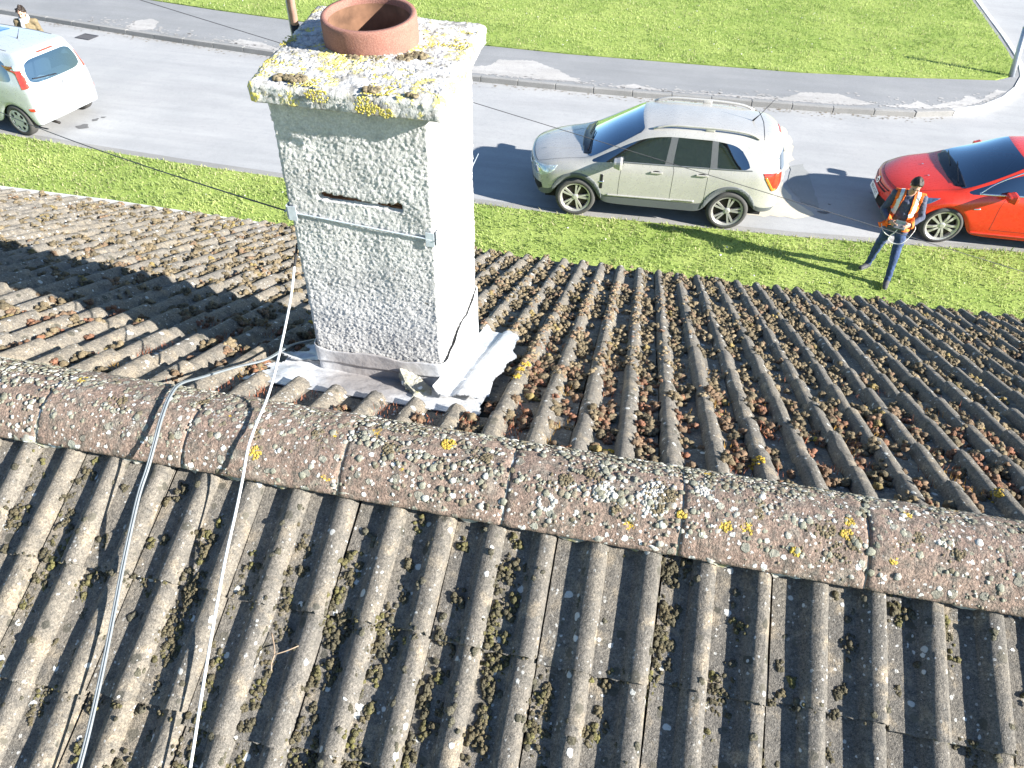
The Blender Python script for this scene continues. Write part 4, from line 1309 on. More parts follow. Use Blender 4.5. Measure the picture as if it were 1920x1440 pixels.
# twig and leaf on the back slope
tw = empty('twig', BK(-.785, .63, -.022))
setp(tw, 'forked dead twig lying on moss below the ridge', 'twig')
for a, b, r0 in (((-.045, .05, .004), (-.005, -.012, .014), .0022), ((-.005, -.012, .014), (.05, .022, .02), .0017), ((-.005, -.012, .014), (.004, -.055, .010), .0019)):
    bm = bmesh.new(); mid2 = [(a[i] + b[i]) / 2 + random.uniform(-.004, .004) for i in range(3)]
    tube(bm, spline([a, mid2, b], 4), r0, 6); link('branch', bm_mesh('branch', bm, True), tw, 'twig')

# leaning steel post at the road corner
ps = empty('steel_post', (8.67, 19.66, ZG + .11))
ps.rotation_euler = (-.22, -.07, 0)
setp(ps, 'short grey steel post leaning at the corner of the far lawn', 'post')
bm = bmesh.new(); tube(bm, [(0, 0, -.1), (0, 0, 1.12)], .07, 18); link('pole', bm_mesh('pole', bm, True), ps, 'steel')
bm = bmesh.new(); lathe(bm, [(.0, 1.15), (.03, 1.145), (.072, 1.125), (.073, 1.10), (.0701, 1.10)], 18); link('cap', bm_mesh('cap', bm, True), ps, 'steel')
# ------------------------------------------------------------------ cars
class Car:
    """shell built from a control grid (sides, top, nose, tail), smoothed, then split into its panels"""
    def __init__(s, P):
        s.P = P; s.verts = []; s.faces = []; s.ids = []; s.crease = {}
        s.slots = ['body']
        s.build()
    def slot(s, n):
        if n not in s.slots: s.slots.append(n)
        return s.slots.index(n)
    def v(s, p): s.verts.append(tuple(p)); return len(s.verts) - 1
    def build(s):
        P = s.P; lx, ux = P['lx'], P['ux']; n = len(lx); Y, Zr = P['y'], P['z']; xc, zc = P['xc'], P['zc']
        fr = P['frac']; S = {}
        for sd in (-1, 1):
            for i in range(n):
                for r in range(7):
                    if r <= 3: x = lx[i] + (ux[i][0] - lx[i]) * (r == 3) * .0
                    else: x = ux[i][r - 4]
                    S[sd, i, r] = s.v((x, sd * Y[i][r], Zr[i][r]))
        T = {}
        nc = len(fr)
        for i in range(n):
            x6, y6, z6 = ux[i][2], Y[i][6], Zr[i][6]
            for sd in (-1, 1):
                T[sd, i, 0] = S[sd, i, 6]
                for k, f in enumerate(fr):
                    p = (x6 + (xc[i] - x6) * (1 - f ** 2), sd * y6 * f, z6 + (zc[i] - z6) * (1 - f ** 2.2))
                    if f == 0 and sd == 1: T[sd, i, k + 1] = T[-1, i, k + 1]
                    else: T[sd, i, k + 1] = s.v(p)
        def end(i, xcv, zcv, ex):
            E = {}
            for sd in (-1, 1):
                for r in range(7):
                    E[sd, r, 0] = S[sd, i, r]
                    b = s.verts[S[sd, i, r]]
                    for k, f in enumerate(fr):
                        if r == 6: E[sd, r, k + 1] = T[sd, i, k + 1]; continue
                        p = (b[0] + (xcv[r] - b[0]) * (1 - f ** ex), b[1] * f, b[2] + (zcv[r] - b[2]) * (1 - f ** 2.2))
                        if f == 0 and sd == 1: E[sd, r, k + 1] = E[-1, r, k + 1]
                        else: E[sd, r, k + 1] = s.v(p)
            return E
        A = end(0, P['fx'], P['fz'], P.get('fex', 2.6)); B = end(n - 1, P['rx'], P['rz'], P.get('rex', 3.2))
        def face(q, name, flip):
            q = [a for j, a in enumerate(q) if a not in q[:j]]
            if len(q) < 3: return
            s.faces.append(q[::-1] if flip else q); s.ids.append(s.slot(name))
        for sd in (-1, 1):
            fl = sd > 0
            for i in range(n - 1):
                for r in range(6):
                    nm = P['side'](i, r)
                    face([S[sd, i, r], S[sd, i + 1, r], S[sd, i + 1, r + 1], S[sd, i, r + 1]], nm + ('' if nm in ('body', 'sill_cladding') else ('|L' if sd < 0 else '|R')), fl)
                for k in range(nc):
                    face([T[sd, i, k], T[sd, i + 1, k], T[sd, i + 1, k + 1], T[sd, i, k + 1]], P['top'](i, k), fl)
            for r in range(6):
                for k in range(nc):
                    face([A[sd, r, k], A[sd, r + 1, k], A[sd, r + 1, k + 1], A[sd, r, k + 1]], P['front'](r, k), not fl if False else (sd < 0) is False)
                    face([B[sd, r, k], B[sd, r, k + 1], B[sd, r + 1, k + 1], B[sd, r + 1, k]], P['rear'](r, k), (sd < 0) is False)
        me = bpy.data.meshes.new('shell'); me.from_pydata(s.verts, [], s.faces)
        for p, i in zip(me.polygons, s.ids): p.material_index = i
        for nme in s.slots: me.materials.append(None)
        bm = bmesh.new(); bm.from_mesh(me)
        bmesh.ops.recalc_face_normals(bm, faces=bm.faces[:])
        cl = bm.edges.layers.float.new('crease_edge')
        hard = P['hard']
        for e in bm.edges:
            if len(e.link_faces) == 1: e[cl] = .9
            else:
                a, b = [s.slots[f.material_index].split('|')[0] for f in e.link_faces]
                if a != b:
                    e[cl] = max(hard.get(a, 0), hard.get(b, 0))
        bm.to_mesh(me); bm.free()
        o = bpy.data.objects.new('shell', me); COL.objects.link(o)
        md = o.modifiers.new('s', 'SUBSURF'); md.levels = 3; md.render_levels = 3
        dg = bpy.context.evaluated_depsgraph_get(); ev = o.evaluated_get(dg)
        s.me = bpy.data.meshes.new_from_object(ev)
        bpy.data.objects.remove(o)
        s.bvh = BVHTree.FromPolygons([v.co[:] for v in s.me.vertices], [list(p.vertices) for p in s.me.polygons])
    def panels(s, root, mats):
        me0 = s.me
        co = np.empty(len(me0.vertices) * 3, np.float32); me0.vertices.foreach_get('co', co); co = co.reshape(-1, 3)
        vn = np.empty(len(me0.vertices) * 3, np.float32); me0.vertices.foreach_get('normal', vn); vn = vn.reshape(-1, 3)
        by = {}
        for p in me0.polygons: by.setdefault(p.material_index, []).append(p.vertices[:])
        out = {}
        hard = s.P['hard']
        for i, fs in by.items():
            nm = s.slots[i].split('|')[0]
            F = np.array([f for f in fs if len(f) == 4])
            # separate islands become objects of their own
            par = {}
            def find(a):
                while par[a] != a: par[a] = par[par[a]]; a = par[a]
                return a
            for f in F:
                for v in f: par.setdefault(int(v), int(v))
                r0 = find(int(f[0]))
                for v in f[1:]: par[find(int(v))] = r0
            keys = np.array([find(int(f[0])) for f in F])
            for kx in np.unique(keys):
                Fk = F[keys == kx]
                u, inv = np.unique(Fk, return_inverse=True); inv = inv.reshape(Fk.shape)
                me = np_mesh(nm, co[u], inv)
                o = link(nm, me, root, mats[nm])
                if not hard.get(nm):
                    me.normals_split_custom_set_from_vertices([tuple(n) for n in vn[u]])
                if nm in ('front_door', 'rear_door', 'bonnet'):
                    e = {}
                    for f in Fk:
                        for a_, b_ in zip(f, np.roll(f, -1)):
                            k_ = (min(a_, b_), max(a_, b_)); e[k_] = e.get(k_, 0) + 1
                    bm = bmesh.new(); w = .0035
                    nb = {}
                    for (a_, b_), c_ in e.items():
                        if c_ == 1: nb.setdefault(a_, []).append(b_); nb.setdefault(b_, []).append(a_)
                    st = next(iter(nb)); loop = [st]; prev = None
                    while True:
                        nx = [q for q in nb[loop[-1]] if q != prev]
                        if not nx: break
                        prev = loop[-1]
                        if nx[0] == st: break
                        loop.append(nx[0])
                        if len(loop) > 4000: break
                    P = [Vector(co[q]) + Vector(vn[q]) * .0006 for q in loop]
                    N = [Vector(vn[q]) for q in loop]
                    n = len(P); prs = []
                    for j in range(n):
                        t = (P[(j + 1) % n] - P[j - 1]).normalized(); sd = t.cross(N[j]); sd.normalize()
                        prs.append([bm.verts.new(P[j] + sd * w), bm.verts.new(P[j] + N[j] * .0012), bm.verts.new(P[j] - sd * w)])
                    for j in range(n):
                        A_, B_ = prs[j], prs[(j + 1) % n]
                        for q in (0, 1): bm.faces.new((A_[q], A_[q + 1], B_[q + 1], B_[q]))
                    link('panel_gap', bm_mesh('panel_gap', bm), o, 'gap')
                out.setdefault(nm, []).append(o)
        return out
    def cast(s, p2, view):
        a, b = p2
        o, d = {'left': ((a, -3, b), (0, 1, 0)), 'right': ((a, 3, b), (0, -1, 0)), 'front': ((-3, a, b), (1, 0, 0)), 'rear': ((9, a, b), (-1, 0, 0)), 'top': ((a, b, 4), (0, 0, -1))}[view]
        h = s.bvh.ray_cast(Vector(o), Vector(d))
        return h[0], h[1]
    def decal(s, name, poly, view, mat, root, off=.004, thick=.008, step=.03):
        """a patch with its own thickness lying on the shell, outlined by poly in the given view"""
        xs = [p[0] for p in poly]; ys = [p[1] for p in poly]
        pts = [Vector(p) for p in poly]; edges = [(i, (i + 1) % len(poly)) for i in range(len(poly))]
        nb = len(pts)
        # add points along the outline and a grid inside
        out = []
        for i in range(nb):
            a, b = pts[i], pts[(i + 1) % nb]; k = max(1, int((b - a).length / step))
            out += [a.lerp(b, j / k) for j in range(k)]
        edges = [(i, (i + 1) % len(out)) for i in range(len(out))]
        def inside(x, y):
            c = False
            for i in range(nb):
                a, b = pts[i], pts[(i + 1) % nb]
                if (a.y > y) != (b.y > y) and x < (b.x - a.x) * (y - a.y) / (b.y - a.y) + a.x: c = not c
            return c
        g = list(out)
        x = min(xs) + step / 2
        while x < max(xs):
            y = min(ys) + step / 2
            while y < max(ys):
                if inside(x, y): g.append(Vector((x, y)))
                y += step
            x += step
        vs, _, fs, *_r = delaunay_2d_cdt(g, edges, [], 1, 1e-5)
        bm = bmesh.new(); bvs = []
        for q in vs:
            h, nn = s.cast((q.x, q.y), view)
            if h is None: bvs.append(None); continue
            bvs.append(bm.verts.new(h + nn * off))
        for f in fs:
            if all(bvs[k] for k in f):
                try: bm.faces.new([bvs[k] for k in f])
                except ValueError: pass
        if not bm.faces: bm.free(); return None
        ext = {'left': Vector((0, -1, 0)), 'right': Vector((0, 1, 0)), 'front': Vector((-1, 0, 0)), 'rear': Vector((1, 0, 0)), 'top': Vector((0, 0, 1))}[view]
        bm.normal_update()
        for f in bm.faces:
            if f.normal.dot(ext) < 0: f.normal_flip()
        me = bpy.data.meshes.new(name); bm.to_mesh(me); bm.free()
        me.polygons.foreach_set('use_smooth', [True] * len(me.polygons))
        o = link(name, me, root, mat)
        md = o.modifiers.new('thickness', 'SOLIDIFY'); md.thickness = thick; md.offset = -1
        return o
    def seam(s, paths, view, root, name='panel_gap', mat='gap', w=.006, off=.0015, n=24):
        bm = bmesh.new()
        for path in paths:
            pts = []
            P = [Vector(p) for p in path]
            for a, b in zip(P, P[1:]):
                k = max(2, int((b - a).length / .05))
                pts += [a.lerp(b, j / k) for j in range(k)]
            pts.append(P[-1])
            ww = [s.cast((q.x, q.y), view) for q in pts]
            ww = [(h, nn) for h, nn in ww if h is not None]
            prev = None
            for j, (h, nn) in enumerate(ww):
                t = (ww[min(j + 1, len(ww) - 1)][0] - ww[max(j - 1, 0)][0]).normalized()
                sd = t.cross(nn).normalized() * w / 2
                cur = (bm.verts.new(h + nn * off + sd), bm.verts.new(h + nn * off - sd))
                if prev: bm.faces.new((prev[0], prev[1], cur[1], cur[0]))
                prev = cur
        o = link(name, bm_mesh(name, bm), root, mat)
        md = o.modifiers.new('thickness', 'SOLIDIFY'); md.thickness = .004; md.offset = 0
        o.data.polygons.foreach_set('use_smooth', [True] * len(o.data.polygons))
        return o

def wheel(root, x, y, R, w, rim, out, style, rimmat, cover=False):
    """tyre and rim; out = -1/+1 side that faces outwards"""
    t = empty('wheel', (x, y, R)); t.parent = root
    bm = bmesh.new()
    h = w / 2
    lathe(bm, [(rim, -h * .8), (rim + .02, -h), (R - .035, -h), (R - .008, -h * .78), (R, -h * .5), (R, h * .5), (R - .008, h * .78), (R - .035, h), (rim + .02, h), (rim, h * .8)], 48, 'Y')
    link('tyre', bm_mesh('tyre', bm, True), t, 'tyre')
    bm = bmesh.new()
    o = out * h
    lathe(bm, [(rim + .012, o * 1.0), (rim + .006, o * .96), (rim - .012, o * .92), (rim - .022, o * .7), (rim - .03, -o * .6)], 40, 'Y')
    if style == 'five':
        for k in range(5):
            q = 2 * math.pi * k / 5 + .5
            for dq in (-.135, .135):
                m4 = Matrix.Rotation(q, 4, 'Y') @ Matrix.Translation((0, o * .80, 0))
                L = rim - .01
                vs = []
                for rr_, ww, off_, yy in ((.045, .034, .018 * np.sign(dq), .0), (L * .55, .036, .03 * np.sign(dq), .012), (L, .052, .055 * np.sign(dq), .0)):
                    for sx in (-1, 1):
                        for sy in (0, 1):
                            vs.append(bm.verts.new(m4 @ Vector((off_ + sx * ww / 2, out * (yy - sy * .03), rr_))))
                for a in (0, 4):
                    bm.faces.new((vs[a], vs[a + 4], vs[a + 6], vs[a + 2])); bm.faces.new((vs[a + 1], vs[a + 3], vs[a + 7], vs[a + 5]))
                    bm.faces.new((vs[a], vs[a + 1], vs[a + 5], vs[a + 4])); bm.faces.new((vs[a + 2], vs[a + 6], vs[a + 7], vs[a + 3]))
    elif style == 'ten':
        for k in range(5):
            q0 = 2 * math.pi * k / 5 + .2
            for dq in (-.24, .24):
                m4 = Matrix.Rotation(q0 + dq, 4, 'Y') @ Matrix.Translation((0, o * .80, 0)) @ Matrix.Rotation(dq * -.35, 4, 'Y')
                L = rim - .008; vs = []
                for rr_, ww, yy in ((.05, .026, 0), (L, .038, .004)):
                    for sx in (-1, 1):
                        for sy in (0, 1): vs.append(bm.verts.new(m4 @ Vector((sx * ww / 2, out * (yy - sy * .03), rr_))))
                bm.faces.new((vs[0], vs[4], vs[6], vs[2])); bm.faces.new((vs[1], vs[3], vs[7], vs[5]))
                bm.faces.new((vs[0], vs[1], vs[5], vs[4])); bm.faces.new((vs[2], vs[6], vs[7], vs[3]))
    else:       # plastic trim disc with holes
        n = 7
        inner = [bm.verts.new((.05 * math.cos(q), o * 1.0, .05 * math.sin(q))) for q in [2 * math.pi * k / (n * 4) for k in range(n * 4)]]
        r1 = [bm.verts.new((rim * .58 * math.cos(q), o * 1.02, rim * .58 * math.sin(q))) for q in [2 * math.pi * k / (n * 4) for k in range(n * 4)]]
        r2 = [bm.verts.new((rim * .88 * math.cos(q), o * 1.0, rim * .88 * math.sin(q))) for q in [2 * math.pi * k / (n * 4) for k in range(n * 4)]]
        r3 = [bm.verts.new((rim * 1.0 * math.cos(q), o * .97, rim * 1.0 * math.sin(q))) for q in [2 * math.pi * k / (n * 4) for k in range(n * 4)]]
        m = n * 4
        bm.faces.new(inner)
        for k in range(m):
            k2 = (k + 1) % m
            bm.faces.new((inner[k], inner[k2], r1[k2], r1[k])); bm.faces.new((r2[k], r2[k2], r3[k2], r3[k]))
            if k % 4 in (0, 1): bm.faces.new((r1[k], r1[k2], r2[k2], r2[k]))
    lathe(bm, [(.0, o * .90), (.03, o * .90), (.045, o * .86), (.058, o * .80), (.06, o * .55)], 20, 'Y')
    rimo = link('rim', bm_mesh('rim', bm, style == 'cover'), t, rimmat)
    bm = bmesh.new(); lathe(bm, [(.0, o * .45), (rim * .78, o * .45), (rim * .78, o * .3), (rim * .97, o * .2), (rim * .97, -o * .6), (0, -o * .6)], 32, 'Y')
    link('brake_disc', bm_mesh('brake_disc', bm), t, 'disc')
    return t

def cabin(root, x0, x1, hw, zf, rows, belt, rhd=True):
    bm = bmesh.new()
    bx(bm, ((x0 + x1) / 2, 0, zf), (x1 - x0, hw * 2 - .14, .05))
    for sd in (-1, 1): bx(bm, ((x0 + x1) / 2, sd * (hw - .05), (zf + belt) / 2), (x1 - x0, .05, belt - zf - .03))
    bx(bm, (x0 + .02, 0, belt - .17), (.42, hw * 2 - .16, .22), bev=.05)
    link('interior', bm_mesh('interior', bm), root, 'interior')
    for (x, n) in rows:
        for y in ([-.37, .37] if n == 2 else [-.45, 0, .45]):
            w = .50 if n == 2 else .44
            bm = bmesh.new()
            bx(bm, (x - .05, y, zf + .22), (.50, w, .18), bev=.05)
            bx(bm, (x + .27, y, zf + .56), (.16, w * .96, .66), Matrix.Rotation(.30, 4, 'Y'), bev=.05)
            bx(bm, (x + .40, y, zf + .97), (.09, w * .52, .17), Matrix.Rotation(.2, 4, 'Y'), bev=.035)
            link('seat', bm_mesh('seat', bm, False), root, 'seat')
    bm = bmesh.new()
    yy = .37
    tube(bm, [(x0 + .36 + .06 * math.sin(q), yy + .18 * math.cos(q), belt - .10 + .17 * math.sin(q)) for q in [2 * math.pi * k / 24 for k in range(24)]], .015, 6, closed=True)
    tube(bm, [(x0 + .1, yy, belt - .16), (x0 + .36, yy, belt - .1)], .02, 6)
    link('steering_wheel', bm_mesh('steering_wheel', bm, True), root, 'trimblack')
def underside(root, x0, x1, hw, xf, xr, Ra):
    bm = bmesh.new()
    bx(bm, ((x0 + x1) / 2, 0, .36), (x1 - x0 - .5, hw * 2 - .52, .26))
    for x in (xf, xr):
        for sd in (-1, 1):
            yi, yo = sd * (hw - .30), sd * (hw - .05)
            prev = None
            for q in np.linspace(math.pi * 1.0, 0, 18):
                cx, cz = x + (Ra + .03) * math.cos(q), .34 + (Ra + .0) * math.sin(q)
                cur = [bm.verts.new((cx, yo, cz)), bm.verts.new((cx, yi, cz)), bm.verts.new((x, yi, .34))]
                if prev:
                    bm.faces.new((prev[0], prev[1], cur[1], cur[0])); bm.faces.new((prev[1], prev[2], cur[2], cur[1]))
                prev = cur
    link('underbody', bm_mesh('underbody', bm), root, 'felt')
def mirror(root, x, y, z, sd, mat, sc=1.0, rear=1):
    bm = bmesh.new()
    vs = bx(bm, (x, sd * (y + .12 * sc), z), (.15 * sc, .23 * sc, .15 * sc), bev=.045 * sc)
    for v in vs:
        if v.co.x < x: v.co.z = z + (v.co.z - z) * .75; v.co.y = sd * (y + .1 * sc) + (v.co.y - sd * (y + .1 * sc)) * .85
    bx(bm, (x, sd * (y - .01), z - .05), (.06, .10, .04), bev=.012)
    o = link('door_mirror', bm_mesh('door_mirror', bm, False), root, mat)
    bm = bmesh.new(); bx(bm, (x + .0765 * sc, sd * (y + .12 * sc), z + .005), (.004, .17 * sc, .10 * sc), bev=.0015)
    link('mirror_glass', bm_mesh('mirror_glass', bm), o, 'chrome')
def handle(root, car, x, z, view, mat):
    h, nn = car.cast((x, z), view)
    if h is None: return
    bm = bmesh.new(); bx(bm, (h + nn * .022), (.20, .022, .032), bev=.009)
    for dx in (-.085, .085): bx(bm, h + nn * .008 + Vector((dx, 0, 0)), (.035, .03, .028), bev=.006)
    o = link('door_handle', bm_mesh('door_handle', bm), root, mat)
    car.decal('handle_recess', [(x + .07 * math.cos(q), z + .005 + .028 * math.sin(q)) for q in [2 * math.pi * k / 14 for k in range(14)]], view, 'gap', o, .001, .003)
def text_plate(root, txt, loc, rot, size, w, h):
    bm = bmesh.new(); bx(bm, (0, 0, 0), (w, h, .008), bev=.002)
    p = link('number_plate', bm_mesh('number_plate', bm), root, 'plate'); p.location = loc; p.rotation_euler = rot
    if not txt: return p
    cu = bpy.data.curves.new('lettering', 'FONT'); cu.body = txt; cu.size = size; cu.align_x = 'CENTER'; cu.align_y = 'CENTER'; cu.extrude = .0006; cu.resolution_u = 2
    t = bpy.data.objects.new('lettering', cu); COL.objects.link(t)
    me = bpy.data.meshes.new_from_object(t.evaluated_get(bpy.context.evaluated_depsgraph_get()))
    bpy.data.objects.remove(t)
    me.name = 'lettering'; me.materials.clear()
    t = link('lettering', me, p, 'ink'); t.location = (0, 0, .0048); t.scale = (.85, 1, 1)
    return p

def base_rows(n):
    return [[0] * 7 for _ in range(n)], [[0] * 7 for _ in range(n)]

# ---- silver SUV
def suv():
    lx = [.26, .48, .62, .92, 1.22, 1.36, 1.56, 2.42, 2.54, 2.95, 3.18, 3.32, 3.63, 3.94, 4.08, 4.40]
    #  (row4 x, row5 x, row6 x)
    ux = [(.20, .17, .15), (.42, .38, .36), (.60, .56, .54), (.88, .84, .82), (1.18, 1.12, 1.10), (1.36, 1.50, 1.50), (1.62, 2.02, 2.02), (2.44, 2.48, 2.48), (2.55, 2.58, 2.58), (2.95, 2.96, 2.96), (3.20, 3.16, 3.15), (3.31, 3.26, 3.25), (3.64, 3.52, 3.52), (3.95, 3.66, 3.78), (4.12, 4.02, 4.05), (4.38, 4.30, 4.24)]
    xc = [.02, .22, .42, .74, 1.00, 1.44, 1.96, 2.48, 2.58, 2.96, 3.15, 3.25, 3.52, 3.80, 4.08, 4.36]
    zc = [.93, .99, 1.025, 1.07, 1.12, 1.40, 1.655, 1.695, 1.70, 1.70, 1.695, 1.69, 1.68, 1.66, 1.645, 1.61]
    a = (.345, .62, .79, .62, .345)
    z0 = [.34, a[0], a[1], a[2], a[3], a[4], .31, .30, .30, .30, .31, a[4], a[3], a[2] - .0, a[1], .36]
    z0 = [.34, .34, .63, .79, .63, .33, .30, .30, .30, .30, .30, .33, .79, .63, .36, .38]
    z0 = [.34, .34, .64, .79, .64, .33, .30, .30, .30, .30, .30, .64, .79, .64, .36, .38]
    lx[10], lx[11], lx[12], lx[13], lx[14] = 3.20, 3.34, 3.63, 3.92, 4.08
    Y, Zr = [], []
    for i in range(len(lx)):
        f = i / (len(lx) - 1)
        w = np.interp(lx[i], [.2, .5, 1, 2.5, 3.6, 4.1, 4.4], [.80, .89, .925, .925, .925, .90, .82])
        z1 = max(.46, z0[i] + .05); z2 = max(.66, z0[i] + .10); z3 = np.interp(lx[i], [.2, .6, 1.4, 3, 4.4], [.72, .84, .92, .97, 1.0])
        z3 = max(z3, z0[i] + .14)
        z4 = np.interp(ux[i][0], [.15, .6, 1.2, 1.6, 3, 4.4], [.82, .95, 1.045, 1.075, 1.11, 1.13])
        if i <= 3: y = [w - .03, w - .0, w, w - .015, w - .09, w - .13, w - .18]; z5 = z4 + .022; z6 = z4 + .035
        elif i == 4: y = [w - .03, w, w, w - .01, w - .075, w - .10, w - .125]; z5 = z4 + .02; z6 = z4 + .035
        elif i == 5: y = [w - .03, w, w, w - .01, w - .07, w - .15, w - .19]; z5 = 1.25; z6 = 1.30
        else:
            z5 = np.interp(ux[i][1], [2.0, 2.5, 3.2, 3.6, 4.1, 4.3], [1.525, 1.565, 1.555, 1.50, 1.40, 1.34])
            z6 = np.interp(ux[i][2], [2.0, 2.5, 3.2, 3.6, 4.1, 4.3], [1.60, 1.655, 1.655, 1.64, 1.60, 1.56])
            t = np.interp(lx[i], [3.6, 4.4], [0, .03])
            y = [w - .03, w, w, w - .01, w - .06, w - .20 - t, w - .27 - t]
        if i == 13: z5 = 1.44
        if i in (14,): z5 = 1.30; y[5] = w - .16
        if i == 15: z4 = 1.12; z5 = 1.34; y[4] = w - .05; y[5] = w - .14; y[6] = w - .20
        Y.append(y); Zr.append([z0[i], z1, z2, z3, z4, z5, z6])
    def side(i, r):
        if r == 0: return 'sill_cladding'
        if r == 4:
            if 4 <= i <= 6: return 'side_window'
            if i == 7: return 'pillar_trim'
            if i in (8, 9): return 'side_window'
            if i == 10: return 'pillar_trim'
            if i in (11, 12): return 'side_window'
        if r in (1, 2, 3) and 6 <= i <= 7: return 'front_door'
        if r in (1, 2, 3) and 8 <= i <= 9: return 'rear_door'
        return 'body'
    def top(i, k):
        if i <= 3: return 'bonnet'
        if i in (4, 5): return 'windscreen'
        return 'roof_panel'
    def front(r, k): return 'sill_cladding' if r == 0 else 'body'
    def rear(r, k):
        if r == 0: return 'sill_cladding'
        if r in (4,) : return 'rear_window' if k >= 0 else 'body'
        return 'tailgate' if r in (3, 5) else 'body'
    return Car(dict(lx=lx, ux=ux, y=Y, z=Zr, xc=xc, zc=zc, frac=[.80, .45, 0.0], fx=[.12, .04, .0, -.01, .0, .01, .02], fz=[.30, .42, .58, .74, .86, .90, .93],
                    rx=[4.50, 4.56, 4.58, 4.56, 4.52, 4.43, 4.36], rz=[.42, .52, .66, .86, 1.08, 1.42, 1.6], side=side, top=top, front=front, rear=rear,
                    hard=dict(side_window=.75, windscreen=.8, rear_window=.75, pillar_trim=.6, sill_cladding=.55)))

def place_car(name, loc, rz, label, cat='car'):
    t = empty(name, loc, rz); setp(t, label, cat); return t

